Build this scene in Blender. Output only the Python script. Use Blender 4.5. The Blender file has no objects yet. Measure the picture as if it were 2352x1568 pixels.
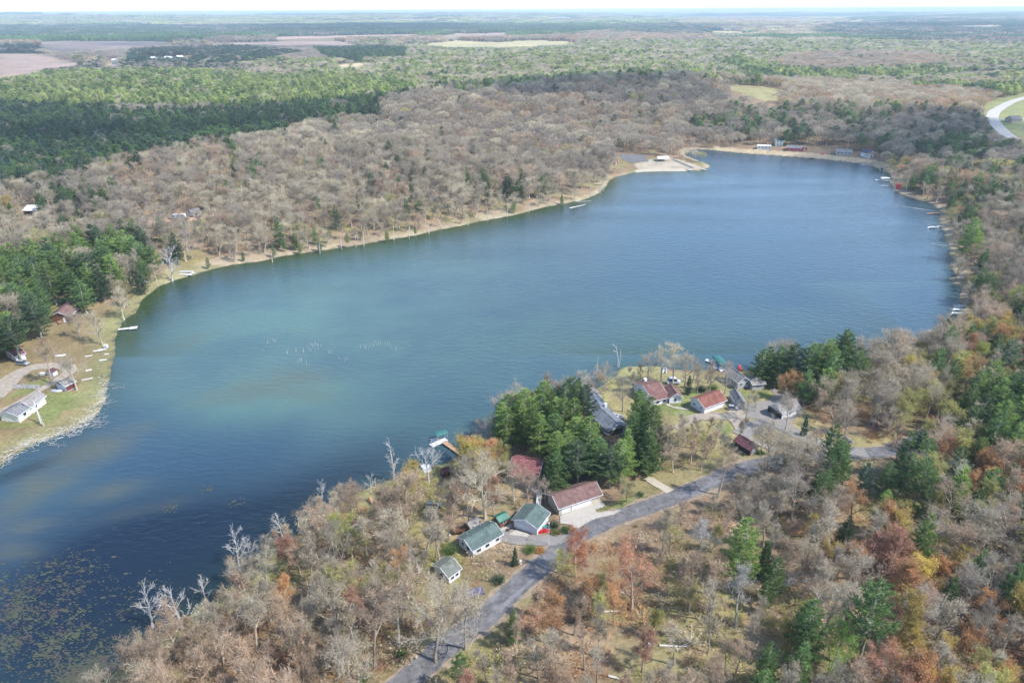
import bpy, math, random
import numpy as np
from mathutils import Vector, Matrix
R = math.radians
rng = np.random.default_rng(7)
random.seed(7)
SC = bpy.context.scene
COL = SC.collection

# ------------------------------------------------------------------ camera
CAM_H = 125.0
HFOV = 73.0
F = 1176.0 / math.tan(R(HFOV / 2))          # focal length for a 2352 x 1568 frame
PITCH = math.atan((784 - 26.0) / F)
ROLL = R(0.30)
cp, sp, ca, sa = math.cos(PITCH), math.sin(PITCH), math.cos(ROLL), math.sin(ROLL)
FW = np.array([0, cp, -sp]); R0 = np.array([1.0, 0, 0]); U0 = np.array([0, sp, cp])
RT = ca * R0 - sa * U0
UP = sa * R0 + ca * U0
cam = bpy.data.cameras.new('camera'); cam_o = bpy.data.objects.new('camera', cam); COL.objects.link(cam_o)
cam.sensor_width = 36; cam.lens = 36 / (2 * math.tan(R(HFOV / 2)))
cam.clip_start = 1; cam.clip_end = 60000
cam_o.matrix_world = Matrix(((RT[0], UP[0], -FW[0], 0), (RT[1], UP[1], -FW[1], 0), (RT[2], UP[2], -FW[2], CAM_H), (0, 0, 0, 1)))
SC.camera = cam_o

# ------------------------------------------------------------------ light
SUN_EL, SUN_AZ = 50.0, 112.0        # azimuth clockwise from the viewing direction
w = bpy.data.worlds.new("World"); SC.world = w; w.use_nodes = True
nt = w.node_tree; nt.nodes.clear()
sky = nt.nodes.new('ShaderNodeTexSky'); sky.sky_type = 'NISHITA'; sky.sun_disc = False
sky.sun_elevation = R(SUN_EL); sky.sun_rotation = R(SUN_AZ)
sky.air_density = 1.0; sky.dust_density = 0.35; sky.ozone_density = 1.6; sky.altitude = 300
bg = nt.nodes.new('ShaderNodeBackground'); bg.inputs[1].default_value = 0.145
wo = nt.nodes.new('ShaderNodeOutputWorld')
nt.links.new(sky.outputs[0], bg.inputs[0]); nt.links.new(bg.outputs[0], wo.inputs[0])
sun = bpy.data.lights.new('sun', 'SUN'); sun.energy = 3.0; sun.angle = R(0.53); sun.color = (1, 0.955, 0.89)
sun_o = bpy.data.objects.new('sun', sun); COL.objects.link(sun_o)
SD = np.array([math.cos(R(SUN_EL)) * math.sin(R(SUN_AZ)), math.cos(R(SUN_EL)) * math.cos(R(SUN_AZ)), math.sin(R(SUN_EL))])
sun_o.rotation_euler = Vector(SD).to_track_quat('Z', 'Y').to_euler()
sun_o.location = (0, 0, 300)
SC.view_settings.view_transform = 'Standard'; SC.view_settings.look = 'None'
SC.view_settings.gamma = 1; SC.view_settings.use_curve_mapping = False
SC.view_settings.exposure = 1.32
SC.render.engine = 'CYCLES'
cy = SC.cycles
cy.max_bounces = 5; cy.diffuse_bounces = 2; cy.glossy_bounces = 2; cy.transmission_bounces = 2
cy.volume_bounces = 0; cy.transparent_max_bounces = 12
cy.use_denoising = True

# ------------------------------------------------------------------ projection helpers (frame coordinates of 2352 x 1568)
def ray(px, py):
    px = np.asarray(px, float); py = np.asarray(py, float)
    return (FW[None, :] * F + RT[None, :] * (px.ravel() - 1176)[:, None] - UP[None, :] * (py.ravel() - 784)[:, None])
def proj(x, y, z):
    v = np.stack([x, y, np.asarray(z) - CAM_H], -1)
    d = np.maximum(v @ FW, 1e-3)
    return 1176 + F * (v @ RT) / d, 784 - F * (v @ UP) / d
def flat(px, py, z=0.0):
    r = ray(px, py); t = (z - CAM_H) / r[:, 2]
    return r[:, 0] * t, r[:, 1] * t

def Z(x0, y0, s):
    return lambda x, y: ((x0 + x * s) * .765625, (y0 + y * s) * .765625)
z1 = Z(1650, 1000, 500 / 1960); z2 = Z(2050, 1000, 450 / 1764); z3 = Z(1100, 1250, 400 / 1792)
z4 = Z(1250, 1350, 650 / 2265); z5 = Z(0, 1350, 1000 / 2246); z6 = Z(800, 1500, 900 / 2352)
z7 = Z(1600, 1400, 800 / 1936); z8 = Z(2300, 1200, 772 / 1427)
a3 = Z(2048, 0, 1024 / 2352); a4 = Z(0, 500, 700 / 2195); a5 = Z(0, 850, 500 / 1425)
a6 = Z(1700, 350, 1100 / 2352); a7 = Z(2500, 500, 572 / 1281)
b1 = Z(0, 900, 320 / 1254)
def many(f, pts): return [f(*p) for p in pts]

# ------------------------------------------------------------------ lake outline
LAKE = [(-260, 1250), (-160, 1150), (-80, 1105), (0, 1072), (30, 1050), (60, 1030), (120, 1005), (180, 985), (215, 965), (240, 925), (250, 880), (262, 830), (262, 785),
 (268, 765), (285, 735), (315, 715), (325, 690), (360, 660), (395, 645), (450, 630), (500, 615), (540, 607), (600, 600), (640, 590), (750, 575),
 (830, 562), (900, 550), (950, 542), (1000, 530), (1060, 518), (1120, 505), (1200, 490), (1260, 475), (1330, 462), (1370, 448), (1388, 432),
 (1402, 411), (1432, 402), (1463, 395), (1516, 393), (1573, 393), (1608, 392), (1634, 385), (1628, 377), (1600, 368), (1575, 358), (1574, 345), (1606, 343), (1645, 346), (1695, 352),
 (1803, 359), (1874, 365), (1975, 375), (2018, 386), (2050, 404), (2042, 420), (2064, 443), (2100, 456), (2139, 468), (2148, 476), (2160, 485), (2158, 513),
 (2167, 533), (2177, 554), (2184, 588), (2184, 615), (2201, 636), (2176, 641), (2208, 660), (2205, 690), (2198, 721), (2187, 745), (2184, 765), (2150, 792),
 (2080, 815), (1980, 835), (1900, 850), (1800, 852), (1714, 850), (1660, 851), (1618, 850), (1570, 851), (1517, 843), (1458, 841), (1419, 844), (1416, 863),
 (1380, 885), (1345, 906), (1310, 925), (1260, 945), (1200, 962), (1150, 985), (1110, 1012), (1075, 1040), (1059, 1046), (1039, 1059), (993, 1070), (962, 1078), (934, 1087), (907, 1104),
 (872, 1110), (825, 1132), (765, 1165), (715, 1200), (665, 1238), (615, 1275), (575, 1310), (525, 1350), (455, 1400), (375, 1458), (305, 1508), (250, 1550), (180, 1600), (60, 1700), (-200, 1900), (-700, 1900), (-700, 1500)]
def smooth_poly(P, it=1):
    P = np.array(P, float)
    for _ in range(it):
        Q = np.roll(P, -1, 0)
        P = np.stack([.78 * P + .22 * Q, .22 * P + .78 * Q], 1).reshape(-1, 2)
    return P
_l = smooth_poly(LAKE)
lx, ly = flat(_l[:, 0], _l[:, 1]); LW = np.stack([lx, ly], 1)
# small natural jitter of the shoreline
LW += rng.normal(0, 0.5, LW.shape)

def inside(P, x, y):
    P = np.asarray(P); res = np.zeros(x.shape, bool); j = len(P) - 1
    for i in range(len(P)):
        xi, yi = P[i]; xj, yj = P[j]
        if yi != yj:
            c = ((yi > y) != (yj > y)) & (x < (xj - xi) * (y - yi) / (yj - yi) + xi)
            res ^= c
        j = i
    return res
def segdist(P, x, y, closed=True):
    d = np.full(x.shape, 1e12); n = len(P)
    for i in range(n if closed else n - 1):
        ax, ay = P[i]; bx, by = P[(i + 1) % n]
        vx, vy = bx - ax, by - ay; L = vx * vx + vy * vy + 1e-9
        t = np.clip(((x - ax) * vx + (y - ay) * vy) / L, 0, 1)
        d = np.minimum(d, (x - ax - t * vx) ** 2 + (y - ay - t * vy) ** 2)
    return np.sqrt(d)
def lake_sd(x, y):
    d = segdist(LW, x, y)
    return np.where(inside(LW, x, y), -d, d)

def vnoise(x, y, s, seed):
    # smooth value noise, vectorised
    x = x / s + seed * 17.3; y = y / s - seed * 9.1
    xi = np.floor(x).astype(np.int64); yi = np.floor(y).astype(np.int64)
    fx = x - xi; fy = y - yi; fx = fx * fx * (3 - 2 * fx); fy = fy * fy * (3 - 2 * fy)
    def hsh(a, b):
        h = (a * 374761393 + b * 668265263 + seed * 1442695041) & 0x7fffffff
        h = ((h ^ (h >> 13)) * 1274126177) & 0x7fffffff
        return ((h ^ (h >> 16)) & 0xffff) / 65535.0
    return (hsh(xi, yi) * (1 - fx) + hsh(xi + 1, yi) * fx) * (1 - fy) + (hsh(xi, yi + 1) * (1 - fx) + hsh(xi + 1, yi + 1) * fx) * fy

# ------------------------------------------------------------------ terrain heights
def axis(lo, hi, a, b, step, g):
    core = np.arange(a, b + .1, step); up = []; v = core[-1]; s = step
    while v < hi: s *= g; v += s; up.append(v)
    dn = []; v = core[0]; s = step
    while v > lo: s *= g; v -= s; dn.append(v)
    return np.array(dn[::-1] + list(core) + up)
XS = axis(-27000, 27000, -330, 430, 3.0, 1.055)
YS = axis(-400, 34000, 40, 760, 3.0, 1.05)
GX, GY = np.meshgrid(XS, YS)
def a_ctrl():
    pts = [((100, 850), 2.6), ((60, 950), 2.6), ((0, 780), 5), ((150, 700), 5), ((330, 600), 8), ((500, 560), 12), ((800, 520), 12), ((1100, 450), 14), ((1350, 400), 7), ((1500, 370), 3),
           ((1600, 330), 5), ((1900, 340), 6), ((2100, 400), 13), ((2250, 500), 18), ((2300, 650), 18), ((2300, 800), 15), ((2000, 900), 7), ((1750, 900), 3.5), ((1550, 900), 3.5),
           ((1400, 1000), 5), ((1200, 1130), 6.5), ((1000, 1300), 7), ((700, 1450), 7), ((1500, 1300), 9), ((2000, 1250), 12), ((2300, 1400), 16), ((1500, 1500), 10)]
    px = np.array([p[0][0] for p in pts]); py = np.array([p[0][1] for p in pts]); x, y = flat(px, py)
    return x, y, np.array([p[1] for p in pts], float)
AX, AY, AV = a_ctrl()
def amp(x, y):
    ws = 0; v = 0
    for i in range(len(AX)):
        q = 1 / (((x - AX[i]) ** 2 + (y - AY[i]) ** 2) + 400) ** 1.5
        ws = ws + q; v = v + q * AV[i]
    return v / ws
HILLS = []
for (px, py, sx, sy, h) in [(1350, 262, 260, 150, 27), (1000, 300, 140, 120, 14), (1620, 240, 160, 140, 14), (650, 400, 120, 90, 9), (2150, 300, 150, 120, 10), (2300, 520, 90, 110, 12), (300, 470, 120, 80, 6)]:
    x, y = flat([px], [py]); HILLS.append((x[0], y[0], sx, sy, h))
def height(x, y, sd):
    a = amp(x, y)
    s = np.maximum(sd, 0)
    h = 0.25 * (1 - np.exp(-s / 1.2)) + a * (1 - np.exp(-s / (a * 7.5)))
    dist = np.hypot(x, y)
    rise = 1 - np.exp(-s / 110)
    for (hx, hy, sx, sy, hh) in HILLS:
        h = h + rise * hh * np.exp(-((x - hx) / sx) ** 2 - ((y - hy) / sy) ** 2)
    nz = (vnoise(x, y, 60, 1) - .5) * 2.2 + (vnoise(x, y, 14, 2) - .5) * .5
    nf = (vnoise(x, y, 420, 3) - .5) * 9 * np.clip((dist - 900) / 900, 0, 1)
    h = h + nz * np.clip(s / 50, 0, 1) * np.clip(.35 + (dist - 300) / 500, .25, 1) + nf * np.clip((s - 60) / 300, 0, 1)
    ff = np.clip((dist - 4000) / 9000, 0, 1) ** 1.4
    ridge = vnoise(x, y * 2.2, 3800, 4) * .6 + vnoise(x, y * 2, 1300, 5) * .3 + vnoise(x, y, 500, 6) * .12
    h = h + ff * (ridge * 185 - 50) * np.where(x > dist * .25, .72, 1.0)
    h = np.where(s > 0, np.maximum(h, .04), h)
    return np.where(sd > 0, h, np.maximum(sd * .22, -5) - .05)
GSD = lake_sd(GX, GY)
GH = height(GX, GY, GSD)
GH = np.clip(GH, -6, 168)
def interp(G, x, y):
    x = np.asarray(x, float); y = np.asarray(y, float)
    i = np.clip(np.searchsorted(XS, x) - 1, 0, len(XS) - 2); j = np.clip(np.searchsorted(YS, y) - 1, 0, len(YS) - 2)
    fx = (x - XS[i]) / (XS[i + 1] - XS[i]); fy = (y - YS[j]) / (YS[j + 1] - YS[j])
    return (G[j, i] * (1 - fx) + G[j, i + 1] * fx) * (1 - fy) + (G[j + 1, i] * (1 - fx) + G[j + 1, i + 1] * fx) * fy
def hz(x, y): return float(interp(GH, x, y))
def pt(px, py, water=False):
    """frame point -> point of the ground (or the water) seen there"""
    x, y = flat([px], [py], 0.0); z = 0.0
    for _ in range(14):
        z = 0.0 if water else max(hz(x[0], y[0]), 0.0)
        x, y = flat([px], [py], z)
    return np.array([x[0], y[0], z])
def pts_arr(P): return np.array([pt(*p) for p in P])
def h_from(base, px, py_top):
    """height above a base point that reaches frame row py_top"""
    lo, hi = 0.2, 60
    for _ in range(30):
        m = (lo + hi) / 2
        _, yy = proj(base[0], base[1], base[2] + m)
        if yy > py_top: lo = m
        else: hi = m
    return lo

# ------------------------------------------------------------------ materials
def mat(name, col=(.5, .5, .5), rough=.8, spec=.3, noise=0.0, nscale=4.0, bump=0.0, col2=None, metal=0.0, nscale2=None):
    m = bpy.data.materials.new(name); m.use_nodes = True; n = m.node_tree; b = n.nodes['Principled BSDF']
    b.inputs['Base Color'].default_value = (*col, 1); b.inputs['Roughness'].default_value = rough
    b.inputs['Specular IOR Level'].default_value = spec; b.inputs['Metallic'].default_value = metal
    tc = n.nodes.new('ShaderNodeNewGeometry')
    if noise or col2:
        t = n.nodes.new('ShaderNodeTexNoise'); t.inputs['Scale'].default_value = nscale; t.inputs['Detail'].default_value = 6; t.inputs['Roughness'].default_value = .65
        n.links.new(tc.outputs['Position'], t.inputs['Vector'])
        r = n.nodes.new('ShaderNodeMapRange'); r.inputs[1].default_value = .32; r.inputs[2].default_value = .68
        n.links.new(t.outputs[0], r.inputs[0])
        mx = n.nodes.new('ShaderNodeMix'); mx.data_type = 'RGBA'
        c2 = col2 or tuple(c * (1 - noise) for c in col)
        c1 = col if col2 else tuple(min(1, c * (1 + noise)) for c in col)
        mx.inputs[6].default_value = (*c1, 1); mx.inputs[7].default_value = (*c2, 1)
        n.links.new(r.outputs[0], mx.inputs[0]); n.links.new(mx.outputs[2], b.inputs['Base Color'])
        if 'shingle' in name or 'roof' in name or 'siding' in name or 'paint' in name or 'asphalt' in name:
            t9 = n.nodes.new('ShaderNodeTexNoise'); t9.inputs['Scale'].default_value = .45; t9.inputs['Detail'].default_value = 8; t9.inputs['Distortion'].default_value = 1.5; n.links.new(tc.outputs['Position'], t9.inputs['Vector'])
            r9 = n.nodes.new('ShaderNodeMapRange'); r9.inputs[1].default_value = .35; r9.inputs[2].default_value = .7; r9.inputs[3].default_value = 1.12; r9.inputs[4].default_value = .62 if 'sid' not in name and 'paint' not in name else .82; n.links.new(t9.outputs[0], r9.inputs[0])
            s9 = n.nodes.new('ShaderNodeVectorMath'); s9.operation = 'SCALE'; n.links.new(mx.outputs[2], s9.inputs[0]); n.links.new(r9.outputs[0], s9.inputs[3]); n.links.new(s9.outputs[0], b.inputs['Base Color'])
        if bump:
            bp = n.nodes.new('ShaderNodeBump'); bp.inputs['Strength'].default_value = bump; bp.inputs['Distance'].default_value = .05
            n.links.new(t.outputs[0], bp.inputs['Height']); n.links.new(bp.outputs[0], b.inputs['Normal'])
    return m
def veg_mat(name, mixf, base, vary=.3, trans=0.0, inst_=False):
    """crown material: object colour mixed with a bark colour, varied from tree to tree and tuft to tuft"""
    m = bpy.data.materials.new(name); m.use_nodes = True; n = m.node_tree; b = n.nodes['Principled BSDF']
    oi = n.nodes.new('ShaderNodeObjectInfo')
    mx = n.nodes.new('ShaderNodeMix'); mx.data_type = 'RGBA'; mx.inputs[0].default_value = mixf
    mx.inputs[6].default_value = (*base, 1)
    if inst_:
        ia = n.nodes.new('ShaderNodeAttribute'); ia.attribute_type = 'INSTANCER'; ia.attribute_name = 'tone'; n.links.new(ia.outputs['Color'], mx.inputs[7])
    else: n.links.new(oi.outputs['Color'], mx.inputs[7])
    mr = n.nodes.new('ShaderNodeMapRange'); mr.inputs[3].default_value = 1 - vary; mr.inputs[4].default_value = 1 + vary
    n.links.new(oi.outputs['Random'], mr.inputs[0])
    at = n.nodes.new('ShaderNodeAttribute'); at.attribute_name = 'tint'
    mu = n.nodes.new('ShaderNodeMath'); mu.operation = 'MULTIPLY'; n.links.new(mr.outputs[0], mu.inputs[0]); n.links.new(at.outputs['Fac'], mu.inputs[1])
    sc = n.nodes.new('ShaderNodeVectorMath'); sc.operation = 'SCALE'; n.links.new(mx.outputs[2], sc.inputs[0]); n.links.new(mu.outputs[0], sc.inputs[3])
    n.links.new(sc.outputs[0], b.inputs['Base Color'])
    b.inputs['Roughness'].default_value = .75; b.inputs['Specular IOR Level'].default_value = .2
    if trans:
        tr = n.nodes.new('ShaderNodeBsdfTranslucent'); n.links.new(sc.outputs[0], tr.inputs[0])
        ms = n.nodes.new('ShaderNodeMixShader'); ms.inputs[0].default_value = trans
        n.links.new(b.outputs[0], ms.inputs[1]); n.links.new(tr.outputs[0], ms.inputs[2])
        n.links.new(ms.outputs[0], n.nodes['Material Output'].inputs['Surface'])
    return m
M = dict(
    bark=veg_mat('bark', .35, (.31, .28, .24), .25), twig=veg_mat('twig', .55, (.37, .33, .27), .22, .3), bud=veg_mat('bud', 1.0, (1, 1, 1), .25, .4),
    needle=veg_mat('needle', 1.0, (1, 1, 1), .3, .4), dead=veg_mat('dead_wood', 1.0, (1, 1, 1), .15),
    white=mat('white_paint', (.62, .63, .65), .6, noise=.07, nscale=1.5), cream=mat('cream_siding', (.70, .68, .58), .6, noise=.07, nscale=1.5),
    palegrey=mat('pale_grey_siding', (.60, .62, .66), .6, noise=.07, nscale=1.2), bluegrey=mat('blue_grey_siding', (.33, .37, .42), .6, noise=.1),
    greysid=mat('grey_siding', (.36, .36, .36), .7, noise=.1), tan=mat('tan_siding', (.42, .38, .30), .7, noise=.08), brown=mat('brown_boards', (.13, .06, .035), .75, noise=.35, nscale=3),
    darkbrown=mat('dark_brown_boards', (.075, .04, .035), .8, noise=.3, nscale=3), maroon=mat('maroon_paint', (.13, .035, .035), .7, noise=.2), red=mat('red_paint', (.42, .03, .04), .5, noise=.1),
    r_green=mat('green_shingle', (.085, .12, .112), .9, noise=.22, nscale=2.5), r_metalgreen=mat('green_metal_roof', (.015, .12, .085), .45, .5, noise=.08),
    r_brown=mat('brown_shingle', (.16, .095, .085), .9, noise=.18, nscale=3), r_redbrown=mat('red_brown_shingle', (.16, .085, .075), .9, noise=.2, nscale=3), r_red=mat('orange_red_shingle', (.19, .075, .055), .85, noise=.3, nscale=1.2),
    r_grey=mat('grey_shingle', (.16, .16, .165), .9, noise=.2, nscale=3), r_blue=mat('blue_grey_shingle', (.15, .17, .20), .9, noise=.22, nscale=2), r_taupe=mat('taupe_shingle', (.22, .205, .19), .9, noise=.2, nscale=2),
    r_maroon=mat('maroon_shingle', (.13, .055, .06), .9, noise=.25, nscale=2), r_pink=mat('weathered_red_roof', (.20, .075, .075), .85, noise=.35, nscale=1.5), r_moss=mat('mossy_shingle', (.16, .155, .14), .95, col2=(.11, .135, .11), nscale=1.0),
    r_white=mat('pale_roof', (.62, .62, .62), .7, noise=.12), r_dark=mat('dark_metal_roof', (.06, .07, .12), .5, noise=.1),
    glass=mat('window_glass', (.03, .035, .045), .12, .6), dark=mat('dark_interior', (.03, .03, .03), .9), rubber=mat('rubber', (.02, .02, .02), .8), steel=mat('galvanised_metal', (.55, .56, .58), .4, .5, metal=.6),
    concrete=mat('concrete', (.36, .33, .285), .9, noise=.1, nscale=.6), asphalt=mat('worn_asphalt', (.135, .131, .133), .9, noise=.28, nscale=.35, bump=.3), gravel=mat('gravel', (.27, .23, .185), .95, noise=.25, nscale=.8, bump=.4),
    sand=mat('sand', (.37, .32, .25), .95, noise=.12, nscale=.5), greydrive=mat('grey_gravel', (.20, .185, .17), .95, noise=.15, nscale=.7), highway=mat('pale_highway', (.38, .355, .32), .85, noise=.08, nscale=.3),
    dock=mat('weathered_dock_boards', (.50, .48, .46), .8, noise=.15, nscale=3), whitedock=mat('white_dock', (.52, .52, .53), .6, noise=.06), wood=mat('bare_timber', (.36, .22, .13), .8, noise=.2, nscale=4),
    orange=mat('orange_timber', (.36, .21, .11), .8, noise=.2), teal=mat('teal_canvas', (.03, .12, .115), .6, .3, noise=.1), cyan=mat('turquoise_plastic', (.02, .48, .47), .35, .5), redp=mat('red_plastic', (.62, .02, .03), .35, .5),
    blue=mat('blue_tarp', (.05, .20, .36), .5, noise=.2), silver=mat('silver_car_paint', (.36, .38, .41), .3, .6, noise=.03, metal=.4), whitecar=mat('white_car_paint', (.72, .73, .74), .3, .6, noise=.03), stone=mat('grey_stone', (.20, .195, .19), .9, noise=.45, nscale=1.5),
    lily=mat('lily_pad', (.06, .075, .035), .6, .3, noise=.3, nscale=.25, col2=(.055, .04, .04)), purple=mat('dusty_blue_tarp', (.09, .09, .13), .7, noise=.2), roadline=mat('faded_road_patch', (.165, .16, .17), .9, noise=.2, nscale=.5))

for k_, a_ in dict(bark=(.35, (.33, .29, .25), .25), twig=(.55, (.39, .345, .275), .22, .35), bud=(1.0, (1, 1, 1), .25, .45), needle=(1.0, (1, 1, 1), .3, .45)).items():
    M['s_' + k_] = veg_mat('massed_' + k_, *a_, inst_=True) if len(a_) == 4 else veg_mat('massed_' + k_, *a_, 0.0, True)
# ------------------------------------------------------------------ mesh helpers
def link(name, me, parent=None, loc=None, kind=None):
    o = bpy.data.objects.new(name, me); COL.objects.link(o)
    if parent: o.parent = parent
    if loc is not None: o.location = loc
    if kind: o['kind'] = kind
    return o
def mesh(name, v, f, mats=(), fm=None, tint=None, smooth=False):
    me = bpy.data.meshes.new(name); v = np.asarray(v, float)
    me.from_pydata(v.tolist(), [], [list(map(int, q)) for q in f])
    for m in mats: me.materials.append(M[m] if isinstance(m, str) else m)
    if fm is not None and len(mats) > 1: me.polygons.foreach_set('material_index', np.asarray(fm, np.int32))
    if tint is not None:
        a = me.attributes.new('tint', 'FLOAT', 'POINT'); a.data.foreach_set('value', np.asarray(tint, np.float32))
    if smooth: me.shade_smooth()
    me.update(); return me
class MB:
    def __init__(s): s.v = []; s.f = []; s.m = []; s.t = []
    def add(s, v, f, mi=0, t=1.0):
        b = len(s.v); s.v.extend(v); s.f.extend([[i + b for i in q] for q in f]); s.m.extend([mi] * len(f)); s.t.extend([t] * len(v))
    def box(s, c, d, mi=0, ax=None):
        c = np.asarray(c, float); ax = ax if ax is not None else np.eye(3); h = np.asarray(d) / 2
        v = [c + ax[0] * i * h[0] + ax[1] * j * h[1] + ax[2] * k * h[2] for k in (-1, 1) for i, j in ((-1, -1), (1, -1), (1, 1), (-1, 1))]
        s.add(v, [(3, 2, 1, 0), (4, 5, 6, 7), (0, 1, 5, 4), (1, 2, 6, 5), (2, 3, 7, 6), (3, 0, 4, 7)], mi)
    def tube(s, p0, p1, r0, r1, n=3, mi=0, t=1.0, cap=False):
        p0 = np.asarray(p0, float); p1 = np.asarray(p1, float); d = p1 - p0; L = np.linalg.norm(d) + 1e-9; d = d / L
        u = np.cross(d, (0.3, 0.9, 0.31)); u /= np.linalg.norm(u) + 1e-9; w2 = np.cross(d, u)
        v = []
        for (p, r) in ((p0, r0), (p1, r1)):
            for k in range(n):
                a = 2 * math.pi * k / n; v.append(p + r * (math.cos(a) * u + math.sin(a) * w2))
        f = [(k, (k + 1) % n, n + (k + 1) % n, n + k) for k in range(n)]
        if cap: f += [tuple(range(n))[::-1], tuple(range(n, 2 * n))]
        s.add(v, f, mi, t)
    def sliver(s, p0, p1, w2, mi=0, t=1.0):
        p0 = np.asarray(p0); p1 = np.asarray(p1); d = p1 - p0
        sd = np.cross(d, rng.normal(size=3)); sd = sd / (np.linalg.norm(sd) + 1e-9) * w2 / 2
        s.add([p0 - sd, p0 + sd, p1], [(0, 1, 2)], mi, t)
    def build(s, name, mats, parent=None, loc=None, kind=None, smooth=False, tint=False):
        me = mesh(name, s.v, s.f, mats, s.m, s.t if tint else None, smooth)
        return link(name, me, parent, loc, kind)
    def me(s, name, mats): return mesh(name, s.v, s.f, mats, s.m, s.t)
def thing(name, label, cat, loc, group=None, rz=0):
    o = bpy.data.objects.new(name, None); COL.objects.link(o); o.empty_display_size = .5
    o.location = loc; o.rotation_euler = (0, 0, rz); o['label'] = label; o['category'] = cat
    if group: o['group'] = group
    return o
def tag(o, label, cat, group=None):
    o['label'] = label; o['category'] = cat
    if group: o['group'] = group
    return o

# ------------------------------------------------------------------ land cover painted from its outlines
GPX, GPY = proj(GX, GY, GH)
LIT = (.20, .143, .09); OLV = (.14, .135, .06); LAWN = (.135, .165, .055); DRY = (.30, .24, .14); PINK = (.29, .21, .17); STRAW = (.36, .31, .17); SANDC = (.36, .31, .235)
GC = np.zeros(GH.shape + (3,)); GC[:] = LIT
far_n = vnoise(GX, GY, 900, 11) * .6 + vnoise(GX, GY * 1.6, 260, 12) * .4
dist = np.hypot(GX, GY)
def blend(mask, col, k=1.0):
    k = (np.asarray(mask, float) * k)[..., None]
    GC[:] = GC * (1 - k) + np.array(col) * k
blend((dist > 2300) * np.clip((far_n - .52) * 12, 0, 1), (.09, .12, .07))
blend((dist > 2300) * np.clip((.40 - far_n) * 14, 0, 1), (.33, .27, .19))
blend((dist > 4500) * np.clip((vnoise(GX, GY * 1.5, 1100, 14) - .66) * 10, 0, 1), (.27, .25, .17))
blend((dist < 700) * np.clip((vnoise(GX, GY, 16, 61) * .6 + vnoise(GX, GY, 5, 62) * .4 - .5) * 6, 0, 1), (.20, .185, .075), .75)
blend((dist < 700) * np.clip((vnoise(GX, GY, 11, 63) - .72) * 8, 0, 1), (.30, .22, .14), .7)
def region(P, col, k=1.0): blend(inside(np.array(P), GPX, GPY) & (GY > 0), col, k)
t3 = lambda P, ox=0: [(ox + x / 3, y / 3) for x, y in P]
F_A = t3([(190, 295), (450, 282), (1190, 286), (1230, 300), (1000, 312), (900, 330), (620, 345), (350, 350), (290, 320)])
F_B = t3([(-60, 368), (300, 372), (420, 402), (520, 430), (690, 440), (500, 455), (330, 470), (180, 515), (0, 540), (-60, 540)])
F_C = t3([(1240, 290), (1600, 292), (2352, 284), (2480, 292), (2440, 312), (2352, 318), (1900, 312), (1500, 302)])
F_D = t3([(1850, 255), (2352, 246), (2570, 240), (2900, 238), (2900, 248), (2352, 262), (1900, 272)])
F_E = t3([(620, 258), (760, 235), (1180, 224), (1170, 246), (900, 255), (700, 262)], 784)
F_F = t3([(560, 300), (780, 279), (900, 282), (1050, 290), (1300, 279), (1660, 284), (1590, 300), (1500, 315), (1000, 328), (640, 320)], 784)
F_G = t3([(-100, 462), (0, 445), (150, 434), (290, 440), (180, 455), (0, 466)], 784)
F_H = t3([(250, 592), (420, 590), (560, 600), (700, 622), (660, 660), (640, 700), (570, 700), (480, 660), (380, 640), (330, 610)], 1568)
F_I = t3([(700, 440), (830, 432), (830, 460), (700, 458)])
F_J = t3([(130, 215), (250, 210), (480, 222), (420, 232), (200, 230)], 1568)
F_K = [(1940, 48), (1990, 46), (2000, 50), (1950, 53)]
HWY_G = [(2262, 240), (2290, 228), (2352, 214), (2420, 200), (2420, 330), (2352, 318), (2320, 312), (2290, 305), (2268, 290), (2258, 262)]
PMIX_ = [(640, 160), (990, 112), (1280, 108), (1500, 95), (1900, 100), (2352, 112), (2700, 112), (2700, 150), (1640, 172), (1780, 187), (1300, 198), (960, 192)]
region(PMIX_, (.30, .29, .15)); region([(-300, 176), (600, 186), (965, 190), (930, 240), (480, 262), (-300, 262)], (.24, .26, .10))
for P, c in ((F_A, PINK), (F_B, PINK), (F_C, PINK), (F_D, (.38, .25, .2)), (F_E, PINK), (F_F, STRAW), (F_G, (.46, .36, .24)), (F_H, (.24, .22, .11)), (F_I, DRY), (F_J, STRAW), (F_K, STRAW), (HWY_G, (.20, .21, .09))):
    region(P, c)
LAWN_L = [(-60, 860), (30, 780), (110, 745), (180, 700), (300, 690), (325, 690), (270, 765), (262, 830), (245, 925), (205, 975), (120, 1010), (0, 1080), (-60, 1100)]
region(LAWN_L, (.20, .155, .08), .9)
for P in (many(b1, [(380, 1330), (560, 1090), (800, 1080), (1000, 1060), (1160, 700), (1240, 640), (1254, 1000), (1180, 1150), (950, 1230), (640, 1400), (480, 1470)]),
          many(a5, [(120, 900), (330, 840), (440, 800), (440, 870), (300, 930), (120, 990)]), many(a5, [(900, 300), (1060, 230), (1090, 270), (980, 400), (860, 520), (880, 420)]),
          many(a5, [(-50, 1150), (10, 1170), (170, 1190), (230, 1170), (230, 1230), (-50, 1250)])):
    region(P, LAWN, .8)
LAWN_M = [(1420, 850), (1460, 845), (1560, 855), (1700, 858), (1770, 862), (1790, 880), (1790, 905), (1850, 940), (1900, 990), (1960, 1000), (2050, 1000), (2080, 1040), (1900, 1060), (1830, 1010), (1760, 1000),
          (1770, 1060), (1715, 1080), (1600, 1120), (1480, 1160), (1430, 1150), (1440, 1110), (1500, 1080), (1620, 1060), (1560, 1000), (1500, 970), (1440, 960), (1410, 1000), (1400, 930), (1420, 900)]
region(LAWN_M, (.22, .19, .09), .85)
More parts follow.
